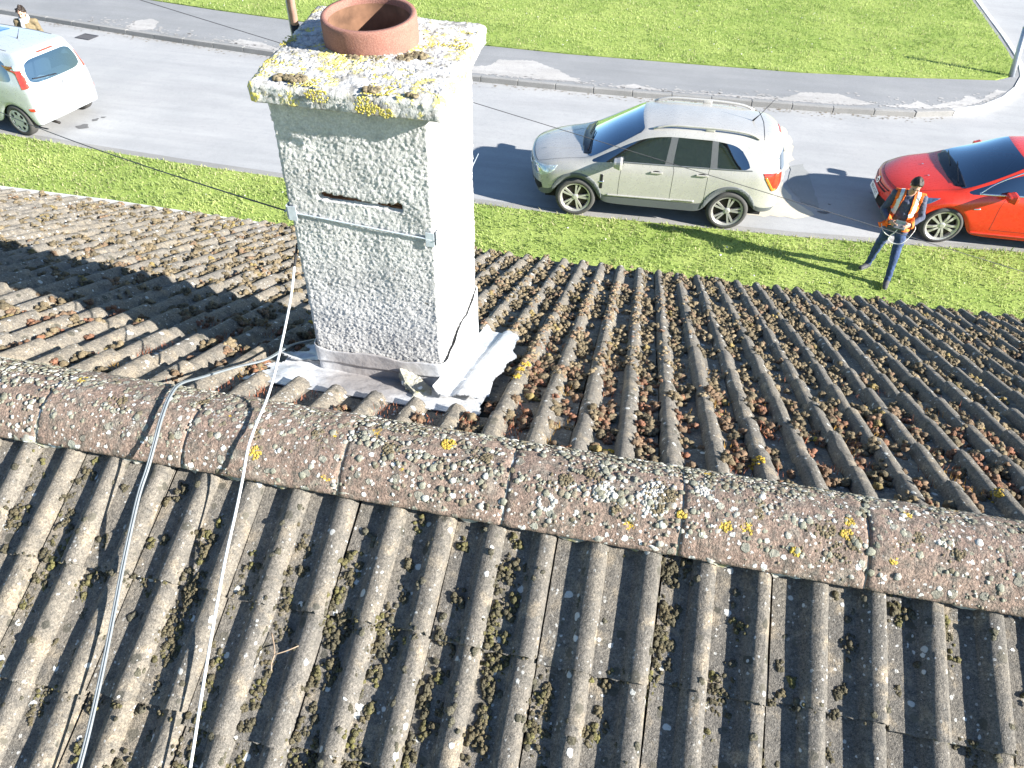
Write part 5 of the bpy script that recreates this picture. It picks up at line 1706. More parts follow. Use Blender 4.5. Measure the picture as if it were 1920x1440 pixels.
def build_suv():
    c = suv()
    root = place_car('parked_car', (0, 0, 0), 0, 'champagne silver off-road car with roof rails parked between the chimney and the red car')
    c.panels(root, dict(body='champagne', bonnet='champagne', windscreen='glass', roof_panel='champagne', sill_cladding='clad', side_window='privacy', pillar_trim='pillar', front_door='champagne', rear_door='champagne', rear_window='privacy', tailgate='champagne'))
    for xx in (.92, 3.63):
        for sd in (-1, 1): wheel(root, xx, sd * .805, .365, .225, .262, sd, 'ten', 'alloy')
    underside(root, .1, 4.5, .925, .92, 3.63, .40)
    cabin(root, 1.35, 4.1, .84, .45, [(2.05, 2), (2.95, 3)], 1.08)
    for v, sg in (('left', -1), ('right', 1)):
        # wheel-arch mouldings
        for xx in (.92, 3.63):
            pts = [(xx + .47 * math.cos(q), .365 + .48 * math.sin(q)) for q in np.linspace(math.pi * 1.0, 0, 26)] + [(xx + .405 * math.cos(q), .365 + .425 * math.sin(q)) for q in np.linspace(0, math.pi, 26)]
            c.decal('arch_moulding', pts, v, 'clad', root, .010, .014, .03)
        c.decal('side_vent', [(1.335, .86), (1.385, .86), (1.385, .60), (1.335, .60)], v, 'trimblack', root, .004, .006, .02)
        c.decal('vent_bar', [(1.325, .735), (1.40, .735), (1.40, .705), (1.325, .705)], v, 'chrome', root, .009, .006, .02)
        c.decal('waist_trim', [(1.60, 1.10), (3.92, 1.135), (3.92, 1.115), (1.60, 1.078)], v, 'clad', root, .006, .006, .03)
        c.decal('rubbing_strip', [(1.48, .50), (3.02, .52), (3.02, .49), (1.48, .47)], v, 'champagne', root, .012, .014, .03)
        handle(root, c, 2.30, .97, v, 'champagne'); handle(root, c, 3.08, .99, v, 'champagne')
        tl = c.decal('tail_lamp', [(4.10, 1.09), (4.42, 1.10), (4.44, .92), (4.40, .80), (4.32, .78), (4.20, .93)], v, 'tail', root, .006, .012, .02)
        c.decal('indicator_lens', [(4.14, 1.02), (4.18, 1.03), (4.32, .83), (4.38, .82), (4.36, .79), (4.30, .79)], v, 'amber', tl, .010, .008, .02)
        c.decal('lamp_side', [(.20, .84), (.56, .915), (.50, .82), (.36, .72), (.22, .70)], v, 'lamp', root, .006, .012, .02)
        mirror(root, 1.62, .90, 1.14, sg, 'champagne', 1.1)
    for sg in (-1, 1):
        hl = c.decal('headlamp', [(sg * .54, .83), (sg * .60, .86), (sg * .82, .88), (sg * .82, .70), (sg * .70, .66), (sg * .58, .72)], 'front', 'lamp', root, .006, .012, .02)
        c.decal('lens_ring', [(sg * .70 + .07 * math.cos(q), .765 + .06 * math.sin(q)) for q in np.linspace(0, 2 * math.pi, 16)[:-1]], 'front', 'chrome', hl, .010, .006, .02)
        c.decal('fog_lamp_recess', [(sg * .56, .53), (sg * .80, .55), (sg * .82, .47), (sg * .74, .40), (sg * .60, .42)], 'front', 'gap', root, .004, .006, .02)
    c.decal('grille', [(-.42, .80), (.42, .80), (.36, .68), (-.36, .68)], 'front', 'gap', root, .004, .006, .03)
    c.decal('grille_bar', [(-.44, .765), (.44, .765), (.44, .72), (-.44, .72)], 'front', 'chrome', root, .010, .008, .03)
    c.decal('lower_grille', [(-.50, .50), (.50, .50), (.44, .40), (-.44, .40)], 'front', 'gap', root, .004, .006, .03)
    c.decal('cowl_panel', [(1.00, -.62), (1.13, -.68), (1.13, .68), (1.00, .62), (.95, .3), (.94, 0), (.95, -.3)], 'top', 'trimblack', root, .004, .006, .04)
    c.seam([[(4.02, -.60), (4.05, 0), (4.02, .60)]], 'top', root, w=.008)
    # wipers
    for y0, y1 in ((-.55, .05), (.05, .60)):
        bm = bmesh.new()
        p = [c.cast((1.06 + .10 * t, y0 + (y1 - y0) * t), 'top') for t in np.linspace(0, 1, 6)]
        tube(bm, [h + n * .018 for h, n in p if h], .008, 5); link('wiper', bm_mesh('wiper', bm), root, 'trimblack')
    # bonnet creases
    for sg in (-1, 1):
        bm = bmesh.new()
        p = [c.cast((.22 + .78 * t, sg * (.30 + .14 * t)), 'top') for t in np.linspace(0, 1, 10)]
        tube(bm, [h - n * .004 for h, n in p if h], .009, 6); link('bonnet_crease', bm_mesh('bonnet_crease', bm, True), root, 'champagne')
    # roof rails
    for sg in (-1, 1):
        bm = bmesh.new(); xs = np.linspace(2.15, 3.95, 22)
        hs = []
        for q in xs:
            h, n = c.cast((q, sg * .60), 'top'); e_ = min((q - 2.15) / .30, (3.95 - q) / .25, 1.0)
            hs.append(h + Vector((0, sg * .015, .012 + .045 * math.sin(max(e_, 0) * math.pi / 2))))
        tube(bm, hs, .022, 8)
        for q in (3.10,):
            h, n = c.cast((q, sg * .60), 'top'); bx(bm, h + Vector((0, sg * .01, .025)), (.16, .04, .06), bev=.012)
        link('roof_rail', bm_mesh('roof_rail', bm, True), root, 'champagne')
    h, n = c.cast((3.86, .0), 'top')
    bm = bmesh.new(); tube(bm, [h, h + Vector((.10, 0, .12)), h + Vector((.30, 0, .42))], [.018, .006, .004], 6); link('aerial', bm_mesh('aerial', bm, True), root, 'trimblack')
    c.decal('brake_light', [(-.16, 1.575), (.16, 1.575), (.16, 1.545), (-.16, 1.545)], 'rear', 'tail', root, .008, .012, .03)
    bm = bmesh.new(); p = [c.cast((y, 1.15 + .04 * t), 'rear') for t, y in ((0, 0), (.3, .12), (1, .4))]; tube(bm, [h + n * .02 for h, n in p if h], .012, 6); link('rear_wiper', bm_mesh('rear_wiper', bm), root, 'trimblack')
    h, n = c.cast((0, .80), 'rear')
    text_plate(root, None, (h.x + .012, 0, .80), (math.pi / 2, 0, math.pi / 2), .095, .52, .111)
    return root

# ---- red hatchback
def hatch():
    lx = [.28, .56, .68, .98, 1.27, 1.40, 1.60, 2.55, 2.68, 3.00, 3.28, 3.40, 3.68, 3.97, 4.08, 4.30]
    ux = [(.24, .22, .20), (.50, .46, .44), (.68, .64, .62), (.98, .94, .92), (1.26, 1.14, 1.10), (1.46, 1.50, 1.50), (1.70, 2.04, 2.02), (2.55, 2.60, 2.60), (2.68, 2.70, 2.70), (3.0, 3.0, 3.0), (3.28, 3.20, 3.22), (3.42, 3.34, 3.36), (3.70, 3.56, 3.60), (3.92, 3.70, 3.80), (4.06, 3.95, 4.0), (4.28, 4.18, 4.14)]
    xc = [.03, .25, .46, .78, 1.02, 1.44, 1.94, 2.58, 2.68, 3.0, 3.22, 3.36, 3.62, 3.84, 4.06, 4.30]
    zc = [.74, .81, .855, .915, .965, 1.22, 1.435, 1.485, 1.485, 1.47, 1.45, 1.435, 1.40, 1.36, 1.32, 1.26]
    z0 = [.20, .22, .56, .70, .56, .22, .20, .20, .20, .20, .22, .56, .70, .56, .24, .26]
    Y, Zr = [], []
    for i in range(len(lx)):
        w = np.interp(lx[i], [.2, .5, 1, 2.5, 3.6, 4.1, 4.4], [.76, .875, .92, .91, .92, .89, .80])
        z1 = max(.34, z0[i] + .045); z2 = max(.55, z0[i] + .09); z3 = np.interp(lx[i], [.2, .6, 1.4, 3, 4.4], [.58, .70, .82, .87, .90]); z3 = max(z3, z0[i] + .12)
        z4 = np.interp(ux[i][0], [.15, .6, 1.2, 1.6, 3, 4.4], [.66, .80, .905, .945, 1.0, 1.02])
        if i <= 3: y = [w - .03, w, w, w - .02, w - .10, w - .15, w - .20]; z5 = z4 + .018; z6 = z4 + .03
        elif i == 4: y = [w - .03, w, w, w - .015, w - .08, w - .11, w - .14]; z5 = z4 + .02; z6 = z4 + .035
        elif i == 5: y = [w - .03, w, w, w - .015, w - .07, w - .17, w - .20]; z5 = 1.08; z6 = 1.115
        else:
            z5 = np.interp(ux[i][1], [2.0, 2.6, 3.2, 3.6, 4.1], [1.325, 1.36, 1.31, 1.22, 1.10]); z6 = np.interp(ux[i][2], [2.0, 2.6, 3.2, 3.6, 4.1], [1.385, 1.435, 1.40, 1.35, 1.27])
            y = [w - .03, w, w, w - .015, w - .06, w - .24, w - .30]
        if i >= 14: z5 = 1.14 - .02 * (i - 14); y[5] = w - .17; y[6] = w - .25
        Y.append(y); Zr.append([z0[i], z1, z2, z3, z4, z5, z6])
    def side(i, r):
        if r == 4:
            if 4 <= i <= 6: return 'side_window'
            if i == 7: return 'pillar_trim'
            if i in (8, 9, 10): return 'side_window'
        if r in (1, 2, 3) and 6 <= i <= 7: return 'front_door'
        return 'body'
    def top(i, k):
        if i <= 3: return 'bonnet'
        if i in (4, 5): return 'windscreen'
        return 'roof_panel'
    def rear(r, k):
        if r == 4: return 'rear_window'
        return 'tailgate' if r in (3, 5) else 'body'
    return Car(dict(lx=lx, ux=ux, y=Y, z=Zr, xc=xc, zc=zc, frac=[.80, .45, 0.0], fx=[.10, .02, -.02, -.02, .0, .02, .03], fz=[.20, .30, .44, .58, .68, .71, .74], fex=2.3,
                    rx=[4.36, 4.42, 4.45, 4.44, 4.42, 4.34, 4.30], rz=[.30, .40, .56, .78, 1.0, 1.14, 1.26], side=side, top=top, front=lambda r, k: 'body', rear=rear,
                    hard=dict(side_window=.75, windscreen=.8, rear_window=.7, pillar_trim=.6)))
def build_hatch():
    c = hatch()
    root = place_car('parked_car', (0, 0, 0), 0, 'bright red hatchback with chrome window line parked behind the man in the orange vest')
    c.panels(root, dict(body='red', bonnet='red', windscreen='glass', roof_panel='red', side_window='privacy', pillar_trim='pillar', front_door='red', rear_window='privacy', tailgate='red'))
    for xx in (.98, 3.68):
        for sd in (-1, 1): wheel(root, xx, sd * .80, .335, .235, .252, sd, 'five', 'alloy')
    underside(root, .1, 4.4, .92, .98, 3.68, .365)
    cabin(root, 1.42, 4.0, .82, .34, [(2.1, 2), (2.95, 3)], .93)
    for v, sg in (('left', -1), ('right', 1)):
        c.seam([[(.52, .62), (.70, .50), (.62, .40)]], v, root)
        c.seam([[(1.36, .935), (1.62, .950), (2.4, .985), (3.2, 1.012)]], v, root, 'waist_chrome', 'chrome', .026, .006)
        c.seam([[tuple(q[:2]) for q in spline([(1.36, .940, 0), (1.55, 1.085, 0), (1.78, 1.215, 0), (2.06, 1.325, 0), (2.5, 1.358, 0), (3.1, 1.318, 0)], 5)]], v, root, 'roofline_chrome', 'chrome', .022, .005)
        c.decal('side_repeater', [(1.34, .70), (1.43, .715), (1.46, .705), (1.42, .69), (1.35, .685)], v, 'chrome', root, .006, .008, .02)
        c.decal('sill_highlight', [(1.40, .285), (3.25, .285), (3.25, .255), (1.40, .255)], v, 'red', root, .014, .016, .03)
        handle(root, c, 2.45, .86, v, 'red')
        c.decal('lamp_side', [(.26, .68), (.55, .76), (.80, .795), (.66, .70), (.50, .63), (.30, .60)], v, 'lampdark', root, .006, .012, .02)
        c.decal('tail_lamp', [(4.0, .98), (4.3, .98), (4.3, .84), (4.05, .86)], v, 'tail', root, .006, .012, .02)
        mirror(root, 1.78, .89, 1.0, sg, 'red', 1.0)
    for sg in (-1, 1):
        c.decal('headlamp', [(sg * .50, .66), (sg * .62, .70), (sg * .78, .71), (sg * .82, .62), (sg * .62, .58), (sg * .52, .60)], 'front', 'lampdark', root, .006, .012, .02)
        c.decal('fog_lamp_recess', [(sg * .60, .36), (sg * .78, .40), (sg * .80, .34), (sg * .64, .29)], 'front', 'gap', root, .004, .006, .02)
    c.decal('grille', [(-.46, .655), (.46, .655), (.36, .575), (-.36, .575)], 'front', 'gap', root, .004, .006, .03)
    c.decal('grille_bar', [(-.44, .640), (.44, .640), (.42, .61), (-.42, .61)], 'front', 'red', root, .010, .010, .03)
    bd = c.decal('badge', [(.065 * math.cos(q), .635 + .060 * math.sin(q)) for q in np.linspace(0, 2 * math.pi, 20)[:-1]], 'front', 'chrome', root, .018, .012, .02)
    c.decal('badge_emblem', [(-.03, .66), (.02, .655), (.045, .63), (.0, .64), (-.02, .61), (-.045, .635)], 'front', 'ink', bd, .022, .003, .02)
    c.decal('lower_grille', [(-.58, .47), (.58, .47), (.66, .36), (.55, .26), (-.55, .26), (-.66, .36)], 'front', 'gap', root, .004, .006, .03)
    h, n = c.cast((0, .44), 'front')
    text_plate(root, 'WV14 SXT', (h.x - .014, 0, .45), (math.pi / 2 - .12, 0, -math.pi / 2), .10, .52, .111)
    h, n = c.cast((0, .62), 'rear')
    text_plate(root, None, (h.x + .012, 0, .62), (math.pi / 2, 0, math.pi / 2), .10, .52, .111)
    c.decal('cowl_panel', [(1.02, -.62), (1.14, -.70), (1.16, -.70), (1.16, .70), (1.14, .70), (1.02, .62), (.97, .3), (.96, 0), (.97, -.3)], 'top', 'trimblack', root, .004, .006, .04)
    for y0, y1 in ((-.55, .05), (.05, .60)):
        bm = bmesh.new(); p = [c.cast((1.08 + .10 * t, y0 + (y1 - y0) * t), 'top') for t in np.linspace(0, 1, 6)]
        tube(bm, [h + n * .018 for h, n in p if h], .008, 5); link('wiper', bm_mesh('wiper', bm), root, 'trimblack')
    for y in (-.22, .22):
        h, n = c.cast((.70, y), 'top'); bm = bmesh.new(); bx(bm, h + n * .006, (.03, .02, .012), bev=.004); link('washer_jet', bm_mesh('washer_jet', bm), root, 'chrome')
    h, n = c.cast((1.72, .18), 'top')
    bm = bmesh.new(); bmesh.ops.create_cone(bm, cap_ends=True, segments=20, radius1=.04, radius2=.04, depth=.003)
    bmesh.ops.transform(bm, verts=bm.verts[:], matrix=Matrix.Translation(h - n * .02) @ n.to_track_quat('Z', 'Y').to_matrix().to_4x4())
    link('permit_disc', bm_mesh('permit_disc', bm), root, 'paper')
    return root

# ---- pale compact people carrier
def mpv():
    lx = [.26, .50, .60, .84, 1.10, 1.22, 1.36, 2.10, 2.24, 2.70, 3.02, 3.12, 3.44, 3.72, 3.82, 3.96]
    ux = [(.22, .20, .18), (.46, .42, .40), (.60, .56, .54), (.80, .76, .74), (.98, .90, .88), (1.16, 1.24, 1.24), (1.42, 1.74, 1.74), (2.12, 2.16, 2.16), (2.24, 2.28, 2.28), (2.7, 2.7, 2.7), (3.02, 3.0, 3.0), (3.14, 3.10, 3.10), (3.46, 3.34, 3.36), (3.66, 3.48, 3.56), (3.78, 3.70, 3.68), (3.93, 3.84, 3.78)]
    xc = [.03, .24, .42, .64, .82, 1.20, 1.68, 2.16, 2.28, 2.70, 3.0, 3.10, 3.36, 3.58, 3.74, 3.86]
    zc = [.86, .94, .99, 1.04, 1.08, 1.36, 1.585, 1.63, 1.632, 1.63, 1.62, 1.615, 1.60, 1.585, 1.57, 1.55]
    z0 = [.24, .24, .54, .66, .54, .22, .20, .20, .20, .20, .22, .54, .66, .54, .26, .28]
    Y, Zr = [], []
    for i in range(len(lx)):
        w = np.interp(lx[i], [.2, .5, 1, 2.5, 3.5, 3.8, 4.0], [.74, .82, .845, .845, .84, .82, .79])
        z1 = max(.36, z0[i] + .045); z2 = max(.56, z0[i] + .09); z3 = np.interp(lx[i], [.2, .6, 1.4, 4], [.66, .78, .88, .93]); z3 = max(z3, z0[i] + .12)
        z4 = np.interp(ux[i][0], [.15, .6, 1.0, 1.6, 4], [.76, .91, 1.0, 1.02, 1.06])
        if i <= 3: y = [w - .03, w, w, w - .02, w - .09, w - .13, w - .17]; z5 = z4 + .018; z6 = z4 + .03
        elif i == 4: y = [w - .03, w, w, w - .015, w - .07, w - .09, w - .12]; z5 = z4 + .02; z6 = z4 + .035
        elif i == 5: y = [w - .03, w, w, w - .015, w - .06, w - .13, w - .16]; z5 = 1.20; z6 = 1.25
        else:
            z5 = np.interp(ux[i][1], [1.7, 2.2, 3.1, 3.5, 3.9], [1.47, 1.50, 1.48, 1.42, 1.36]); z6 = np.interp(ux[i][2], [1.7, 2.2, 3.1, 3.5, 3.9], [1.535, 1.585, 1.585, 1.57, 1.53])
            y = [w - .03, w, w, w - .015, w - .05, w - .16, w - .22]
        if i == 14: y[5] = w - .13; y[6] = w - .19
        if i == 15: z4 = 1.02; z5 = 1.42; y[4] = w - .05; y[5] = w - .15; y[6] = w - .20
        Y.append(y); Zr.append([z0[i], z1, z2, z3, z4, z5, z6])
    def side(i, r):
        if r == 4:
            if 4 <= i <= 6: return 'side_window'
            if i == 7: return 'pillar_trim'
            if i in (8, 9): return 'side_window'
            if i == 10: return 'pillar_trim'
            if i in (11, 12): return 'side_window'
        if r in (1, 2, 3) and 6 <= i <= 7: return 'front_door'
        if r in (1, 2, 3) and 8 <= i <= 9: return 'rear_door'
        return 'body'
    def top(i, k):
        if i <= 3: return 'bonnet'
        if i in (4, 5): return 'windscreen'
        return 'roof_panel'
    def rear(r, k):
        if r == 4: return 'rear_window' if k >= 1 else 'tailgate'
        return 'tailgate' if r in (3, 5) else 'body'
    return Car(dict(lx=lx, ux=ux, y=Y, z=Zr, xc=xc, zc=zc, frac=[.92, .45, 0.0], fx=[.10, .03, .0, .0, .01, .02, .03], fz=[.24, .34, .50, .66, .80, .83, .86],
                    rx=[4.02, 4.05, 4.06, 4.05, 4.02, 3.91, 3.86], rz=[.30, .40, .58, .82, 1.02, 1.44, 1.55], side=side, top=top, front=lambda r, k: 'body', rear=rear,
                    hard=dict(side_window=.75, windscreen=.8, rear_window=.85, pillar_trim=.6)))
def build_mpv():
    c = mpv()
    root = place_car('parked_car', (0, 0, 0), 0, 'pale silver blue people carrier seen from behind at the edge left of the chimney')
    c.panels(root, dict(body='paleblue', bonnet='paleblue', windscreen='glass', roof_panel='paleblue', side_window='privacy', pillar_trim='pillar', front_door='paleblue', rear_door='paleblue', rear_window='glass', tailgate='paleblue'))
    for xx in (.84, 3.44):
        for sd in (-1, 1): wheel(root, xx, sd * .735, .31, .19, .205, sd, 'cover', 'wheeltrim')
    underside(root, .1, 4.0, .84, .84, 3.44, .335)
    cabin(root, 1.2, 3.8, .76, .40, [(1.85, 2), (2.75, 3)], 1.0)
    bm = bmesh.new(); bx(bm, (3.60, .1, .92), (.40, 1.1, .03)); link('parcel_shelf', bm_mesh('parcel_shelf', bm), root, 'seat')
    bm = bmesh.new(); bx(bm, (3.63, -.12, .945), (.20, .28, .012), Matrix.Rotation(.3, 4, 'Z')); link('paper_sheet', bm_mesh('paper_sheet', bm), root, 'paper')
    for v, sg in (('left', -1), ('right', 1)):
        tl = c.decal('tail_lamp', [(3.70, 1.36), (3.84, 1.36), (3.92, 1.12), (3.96, .98), (3.84, .96), (3.78, 1.12)], v, 'tail', root, .006, .012, .02)
        c.decal('indicator_lens', [(3.70, 1.36), (3.84, 1.36), (3.86, 1.28), (3.72, 1.27)], v, 'lamp', tl, .010, .008, .02)
        c.decal('bumper_reflector', [(3.84, .60), (3.96, .61), (3.96, .55), (3.86, .55)], v, 'tail', root, .006, .01, .02)
        handle(root, c, 2.02, .93, v, 'paleblue'); handle(root, c, 2.95, .95, v, 'paleblue')
        mirror(root, 1.42, .82, 1.08, sg, 'paleblue', .95)
        c.decal('lamp_side', [(.24, .78), (.52, .85), (.46, .74), (.26, .68)], v, 'lamp', root, .006, .012, .02)
        bm = bmesh.new(); p = [c.cast((q, sg * .56), 'top') for q in np.linspace(1.75, 3.55, 12)]; tube(bm, [h + Vector((0, 0, .002)) for h, n in p if h], .008, 6); link('roof_gutter', bm_mesh('roof_gutter', bm), root, 'clad')
    for sg in (-1, 1):
        c.decal('rear_lamp_face', [(sg * .64, 1.34), (sg * .70, 1.34), (sg * .76, 1.02), (sg * .69, 1.02)], 'rear', 'tail', root, .006, .012, .02)
    sr = c.decal('sunroof', [(1.95, -.36), (2.0, -.40), (2.62, -.40), (2.67, -.36), (2.67, .36), (2.62, .40), (2.0, .40), (1.95, .36)], 'top', 'sunroof', root, .004, .008, .05)
    h, n = c.cast((3.25, -.0), 'top')
    bm = bmesh.new(); tube(bm, [h, h + Vector((.05, 0, .06)), h + Vector((.16, 0, .20))], [.014, .006, .004], 6); link('aerial', bm_mesh('aerial', bm, True), root, 'trimblack')
    c.decal('brake_light', [(-.20, 1.50), (.20, 1.50), (.20, 1.475), (-.20, 1.475)], 'rear', 'tail', root, .008, .012, .03)
    bm = bmesh.new(); p = [c.cast((-.05 - .5 * t, 1.06 + .05 * t), 'rear') for t in np.linspace(0, 1, 5)]; tube(bm, [h + n * .02 for h, n in p if h], .011, 6); link('rear_wiper', bm_mesh('rear_wiper', bm), root, 'trimblack')
    c.decal('badge', [(.04 * math.cos(q), .90 + .04 * math.sin(q)) for q in np.linspace(0, 2 * math.pi, 16)[:-1]], 'rear', 'chrome', root, .006, .008, .02)
    h, n = c.cast((0, .72), 'rear')
    bm = bmesh.new(); bx(bm, (0, 0, 0), (.52, .111, .008), bev=.002); p = link('number_plate', bm_mesh('number_plate', bm), root, 'plate'); p.location = (h.x + .012, 0, .72); p.rotation_euler = (math.pi / 2, 0, math.pi / 2)
    bm = bmesh.new(); tube(bm, [(3.7, -.42, .24), (4.04, -.42, .22)], .028, 10); link('exhaust_pipe', bm_mesh('exhaust_pipe', bm, True), root, 'disc')
    return root

def at_car(root, x_mid, y_mid, xm_local, rz):
    """put the car so that local point (xm_local, 0) stands at (x_mid, y_mid)"""
    root.rotation_euler = (0, 0, rz)
    c_, s_ = math.cos(rz), math.sin(rz)
    root.location = (x_mid - xm_local * c_, y_mid - xm_local * s_, ZG)
SUV = build_suv(); SUV.scale = (.972, .975, .975)
at_car(SUV, .13, 11.40, 2.275 * .972, rad(2.6))
at_car(build_hatch(), 5.08, 11.87, .98, rad(1.2))
MPV = build_mpv(); MPV.scale = (1, 1, 1.03)
at_car(MPV, -12.50, 11.86, 3.44, rad(-9.5))
# ------------------------------------------------------------------ people
def ellipsoid(bm, c, r, rot=None, seg=20):
    res = bmesh.ops.create_uvsphere(bm, u_segments=seg, v_segments=seg // 2 + 2, radius=1.0)
    m = Matrix.Translation(Vector(c)) @ (rot.to_4x4() if rot is not None else Matrix.Identity(4)) @ Matrix.Diagonal((r[0], r[1], r[2], 1))
    bmesh.ops.transform(bm, matrix=m, verts=res['verts'])
def capsule(bm, a, b, r0, r1, n=8):
    a, b = Vector(a), Vector(b)
    pts = []; rs = []
    d = (b - a).normalized()
    for q in (-1, -.8, -.45): pts.append(a + d * r0 * q); rs.append(r0 * math.sqrt(max(.02, 1 - q * q)))
    for k in range(n + 1):
        t = k / n; pts.append(a.lerp(b, t)); rs.append(r0 + (r1 - r0) * t)
    for q in (.45, .8, 1): pts.append(b + d * r1 * q); rs.append(r1 * math.sqrt(max(.02, 1 - q * q)))
    tube(bm, pts, rs, 14)
def person(root, J, mats, voxel=.0085):
    """one continuous body: limbs, torso, head, hands and fingers fused, then coloured by region"""
    prim = []    # (region, a, b, r)
    bm = bmesh.new()
    def cap_(reg, a, b, r0, r1): capsule(bm, a, b, r0, r1); prim.append((reg, Vector(a), Vector(b), (r0 + r1) / 2))
    def ell(reg, c, r, rot=None): ellipsoid(bm, c, r, rot); prim.append((reg, Vector(c), Vector(c), min(r)))
    P = J
    # torso
    ell('top', P['chest'], (.185, .125, .20)); ell('top', P['belly'], (.160, .115, .17)); ell('legs', P['pelvis'], (.165, .12, .125))
    cap_('top', P['shL'], P['shR'], .072, .072); cap_('top', P['belly'], P['chest'], .145, .15)
    cap_('skin', P['neck0'], P['neck1'], .058, .054)
    # legs
    for s_ in 'LR':
        cap_('legs', P['hip' + s_], P['knee' + s_], .090, .064); cap_('legs', P['knee' + s_], P['ank' + s_], .064, .049)
        ell('legs', Vector(P['knee' + s_]).lerp(Vector(P['ank' + s_]), .28) + Vector((0, .018, 0)), (.058, .062, .12))
        cap_('shoe', P['heel' + s_], P['toe' + s_], .048, .040)
        cap_('shoe', P['ank' + s_], Vector(P['heel' + s_]).lerp(Vector(P['toe' + s_]), .3), .05, .05)
        cap_('top', P['sh' + s_], P['el' + s_], .064, .050); cap_('top', P['el' + s_], P['wr' + s_], .050, .037)
        # hand: palm, four fingers and a thumb
        w, h, f, side = Vector(P['wr' + s_]), Vector(P['hd' + s_]), Vector(P['fd' + s_]).normalized(), Vector(P['hs' + s_]).normalized()
        cap_('skin', w, w.lerp(h, .35), .031, .030)
        for k in range(4):
            base = h + side * (.026 - .0175 * k)
            cap_('skin', w.lerp(h, .4), base, .020, .0125)
            L = (.040, .045, .042, .033)[k]
            k1 = base + f * L; f2 = (f + Vector(P['cu' + s_])).normalized(); k2 = k1 + f2 * L * .7; f3 = (f2 + Vector(P['cu' + s_])).normalized(); k3 = k2 + f3 * L * .5
            cap_('skin', base, k1, .0105, .0098); cap_('skin', k1, k2, .0098, .009); cap_('skin', k2, k3, .009, .0078)
        tb = w.lerp(h, .35) + side * .028; td = (Vector(P['td' + s_])).normalized()
        cap_('skin', tb, tb + td * .045, .0145, .0115); cap_('skin', tb + td * .045, tb + td * .045 + (td + Vector(P['cu' + s_]) * .6).normalized() * .032, .0115, .009)
    # head
    hr = Matrix.Rotation(P['hz'], 3, 'Z') @ Matrix.Rotation(P['hx'], 3, 'X')
    hc = Vector(P['head'])
    def H(x, y, z): return hc + hr @ Vector((x, y, z))
    ell('skin', H(0, .012, .025), (.075, .094, .092), hr); ell('skin', H(0, -.03, -.045), (.056, .062, .066), hr)
    ell('skin', H(0, -.062, -.088), (.024, .020, .020), hr)                      # chin
    cap_('skin', H(0, -.088, .018), H(0, -.108, -.022), .010, .015)              # nose
    ell('skin', H(0, -.088, -.056), (.025, .012, .009), hr)                      # lips
    ell('skin', H(0, -.080, .030), (.052, .018, .010), hr)                       # brow
    for sx in (-1, 1): ell('skin', H(sx * .076, .012, -.008), (.011, .022, .031), hr)
    for sx in (-1, 1): ell('skin', H(sx * .040, -.066, -.024), (.022, .018, .018), hr)
    me = bm_mesh('body', bm)
    o = bpy.data.objects.new('body', me); COL.objects.link(o)
    md = o.modifiers.new('r', 'REMESH'); md.mode = 'VOXEL'; md.voxel_size = voxel
    sm = o.modifiers.new('s', 'SMOOTH'); sm.factor = .5; sm.iterations = 3
    ev = o.evaluated_get(bpy.context.evaluated_depsgraph_get())
    m2 = bpy.data.meshes.new_from_object(ev); bpy.data.objects.remove(o)
    m2.name = 'body'
    co = np.empty(len(m2.vertices) * 3, np.float32); m2.vertices.foreach_get('co', co); co = co.reshape(-1, 3).astype(float)
    # wrinkles in the cloth
    fc = np.array([p.center[:] for p in m2.polygons])
    best = np.full(len(fc), 9.0); reg = np.zeros(len(fc), int)
    regs = ['skin', 'top', 'legs', 'shoe', 'sole']
    for (rg, a, b, r) in prim:
        a, b = np.array(a), np.array(b); d = b - a; L = d @ d
        t = np.clip(((fc - a) @ d) / L, 0, 1) if L > 1e-9 else np.zeros(len(fc))
        dist = np.linalg.norm(fc - a - t[:, None] * d, axis=1) - r
        k = dist < best; best[k] = dist[k]; reg[k] = regs.index(rg)
    hemz = P['hem']
    tor = (np.hypot(fc[:, 0] - P['belly'][0], fc[:, 1] - P['belly'][1]) < .24)
    reg[(reg == 2) & (fc[:, 2] > hemz) & tor] = 1
    reg[(reg == 3) & (fc[:, 2] < P['solez'])] = 4
    m2.materials.clear()
    for r in regs: m2.materials.append(M[mats[r]])
    m2.polygons.foreach_set('material_index', reg.astype(np.int32)); m2.polygons.foreach_set('use_smooth', [True] * len(reg))
    vn = np.empty(len(m2.vertices) * 3, np.float32); m2.vertices.foreach_get('normal', vn); vn = vn.reshape(-1, 3)
    cloth = np.zeros(len(co))
    for p, r in zip(m2.polygons, reg):
        if r in (1, 2):
            for q in p.vertices: cloth[q] = 1
    sc = np.column_stack([co[:, 0], co[:, 1], co[:, 2] * 1.7])
    co += vn * (cloth * ((vnoise(sc, 13, 91) - .5) * .016 + (vnoise(sc, 34, 92) - .5) * .006))[:, None]
    m2.vertices.foreach_set('co', co.astype(np.float32).ravel()); m2.update()
    body = link('body', m2, root)
    # hair: cap over the skull with an uneven surface
    bm = bmesh.new(); bmesh.ops.create_uvsphere(bm, u_segments=40, v_segments=28, radius=1)
    hv = P['hairv']
    for v in bm.verts:
        q = Vector((v.co.x * (.080 + hv), .014 + v.co.y * (.100 + hv), .030 + v.co.z * (.099 + hv)))
        nz = (vnoise(np.array([q[:]]), 60, 7)[0] - .5) * (.012 + hv) + (vnoise(np.array([q[:]]), 25, 8)[0] - .5) * (.014 + hv * 1.5)
        v.co = q * (1 + nz / .1)
    kill = [v for v in bm.verts if (v.co.y < -.045 and v.co.z < .070 + .02 * math.cos(v.co.x * 40)) or (v.co.z < .018 and v.co.y < .02 and abs(v.co.x) > .03) or v.co.z < -.055]
    bmesh.ops.delete(bm, geom=kill, context='VERTS')
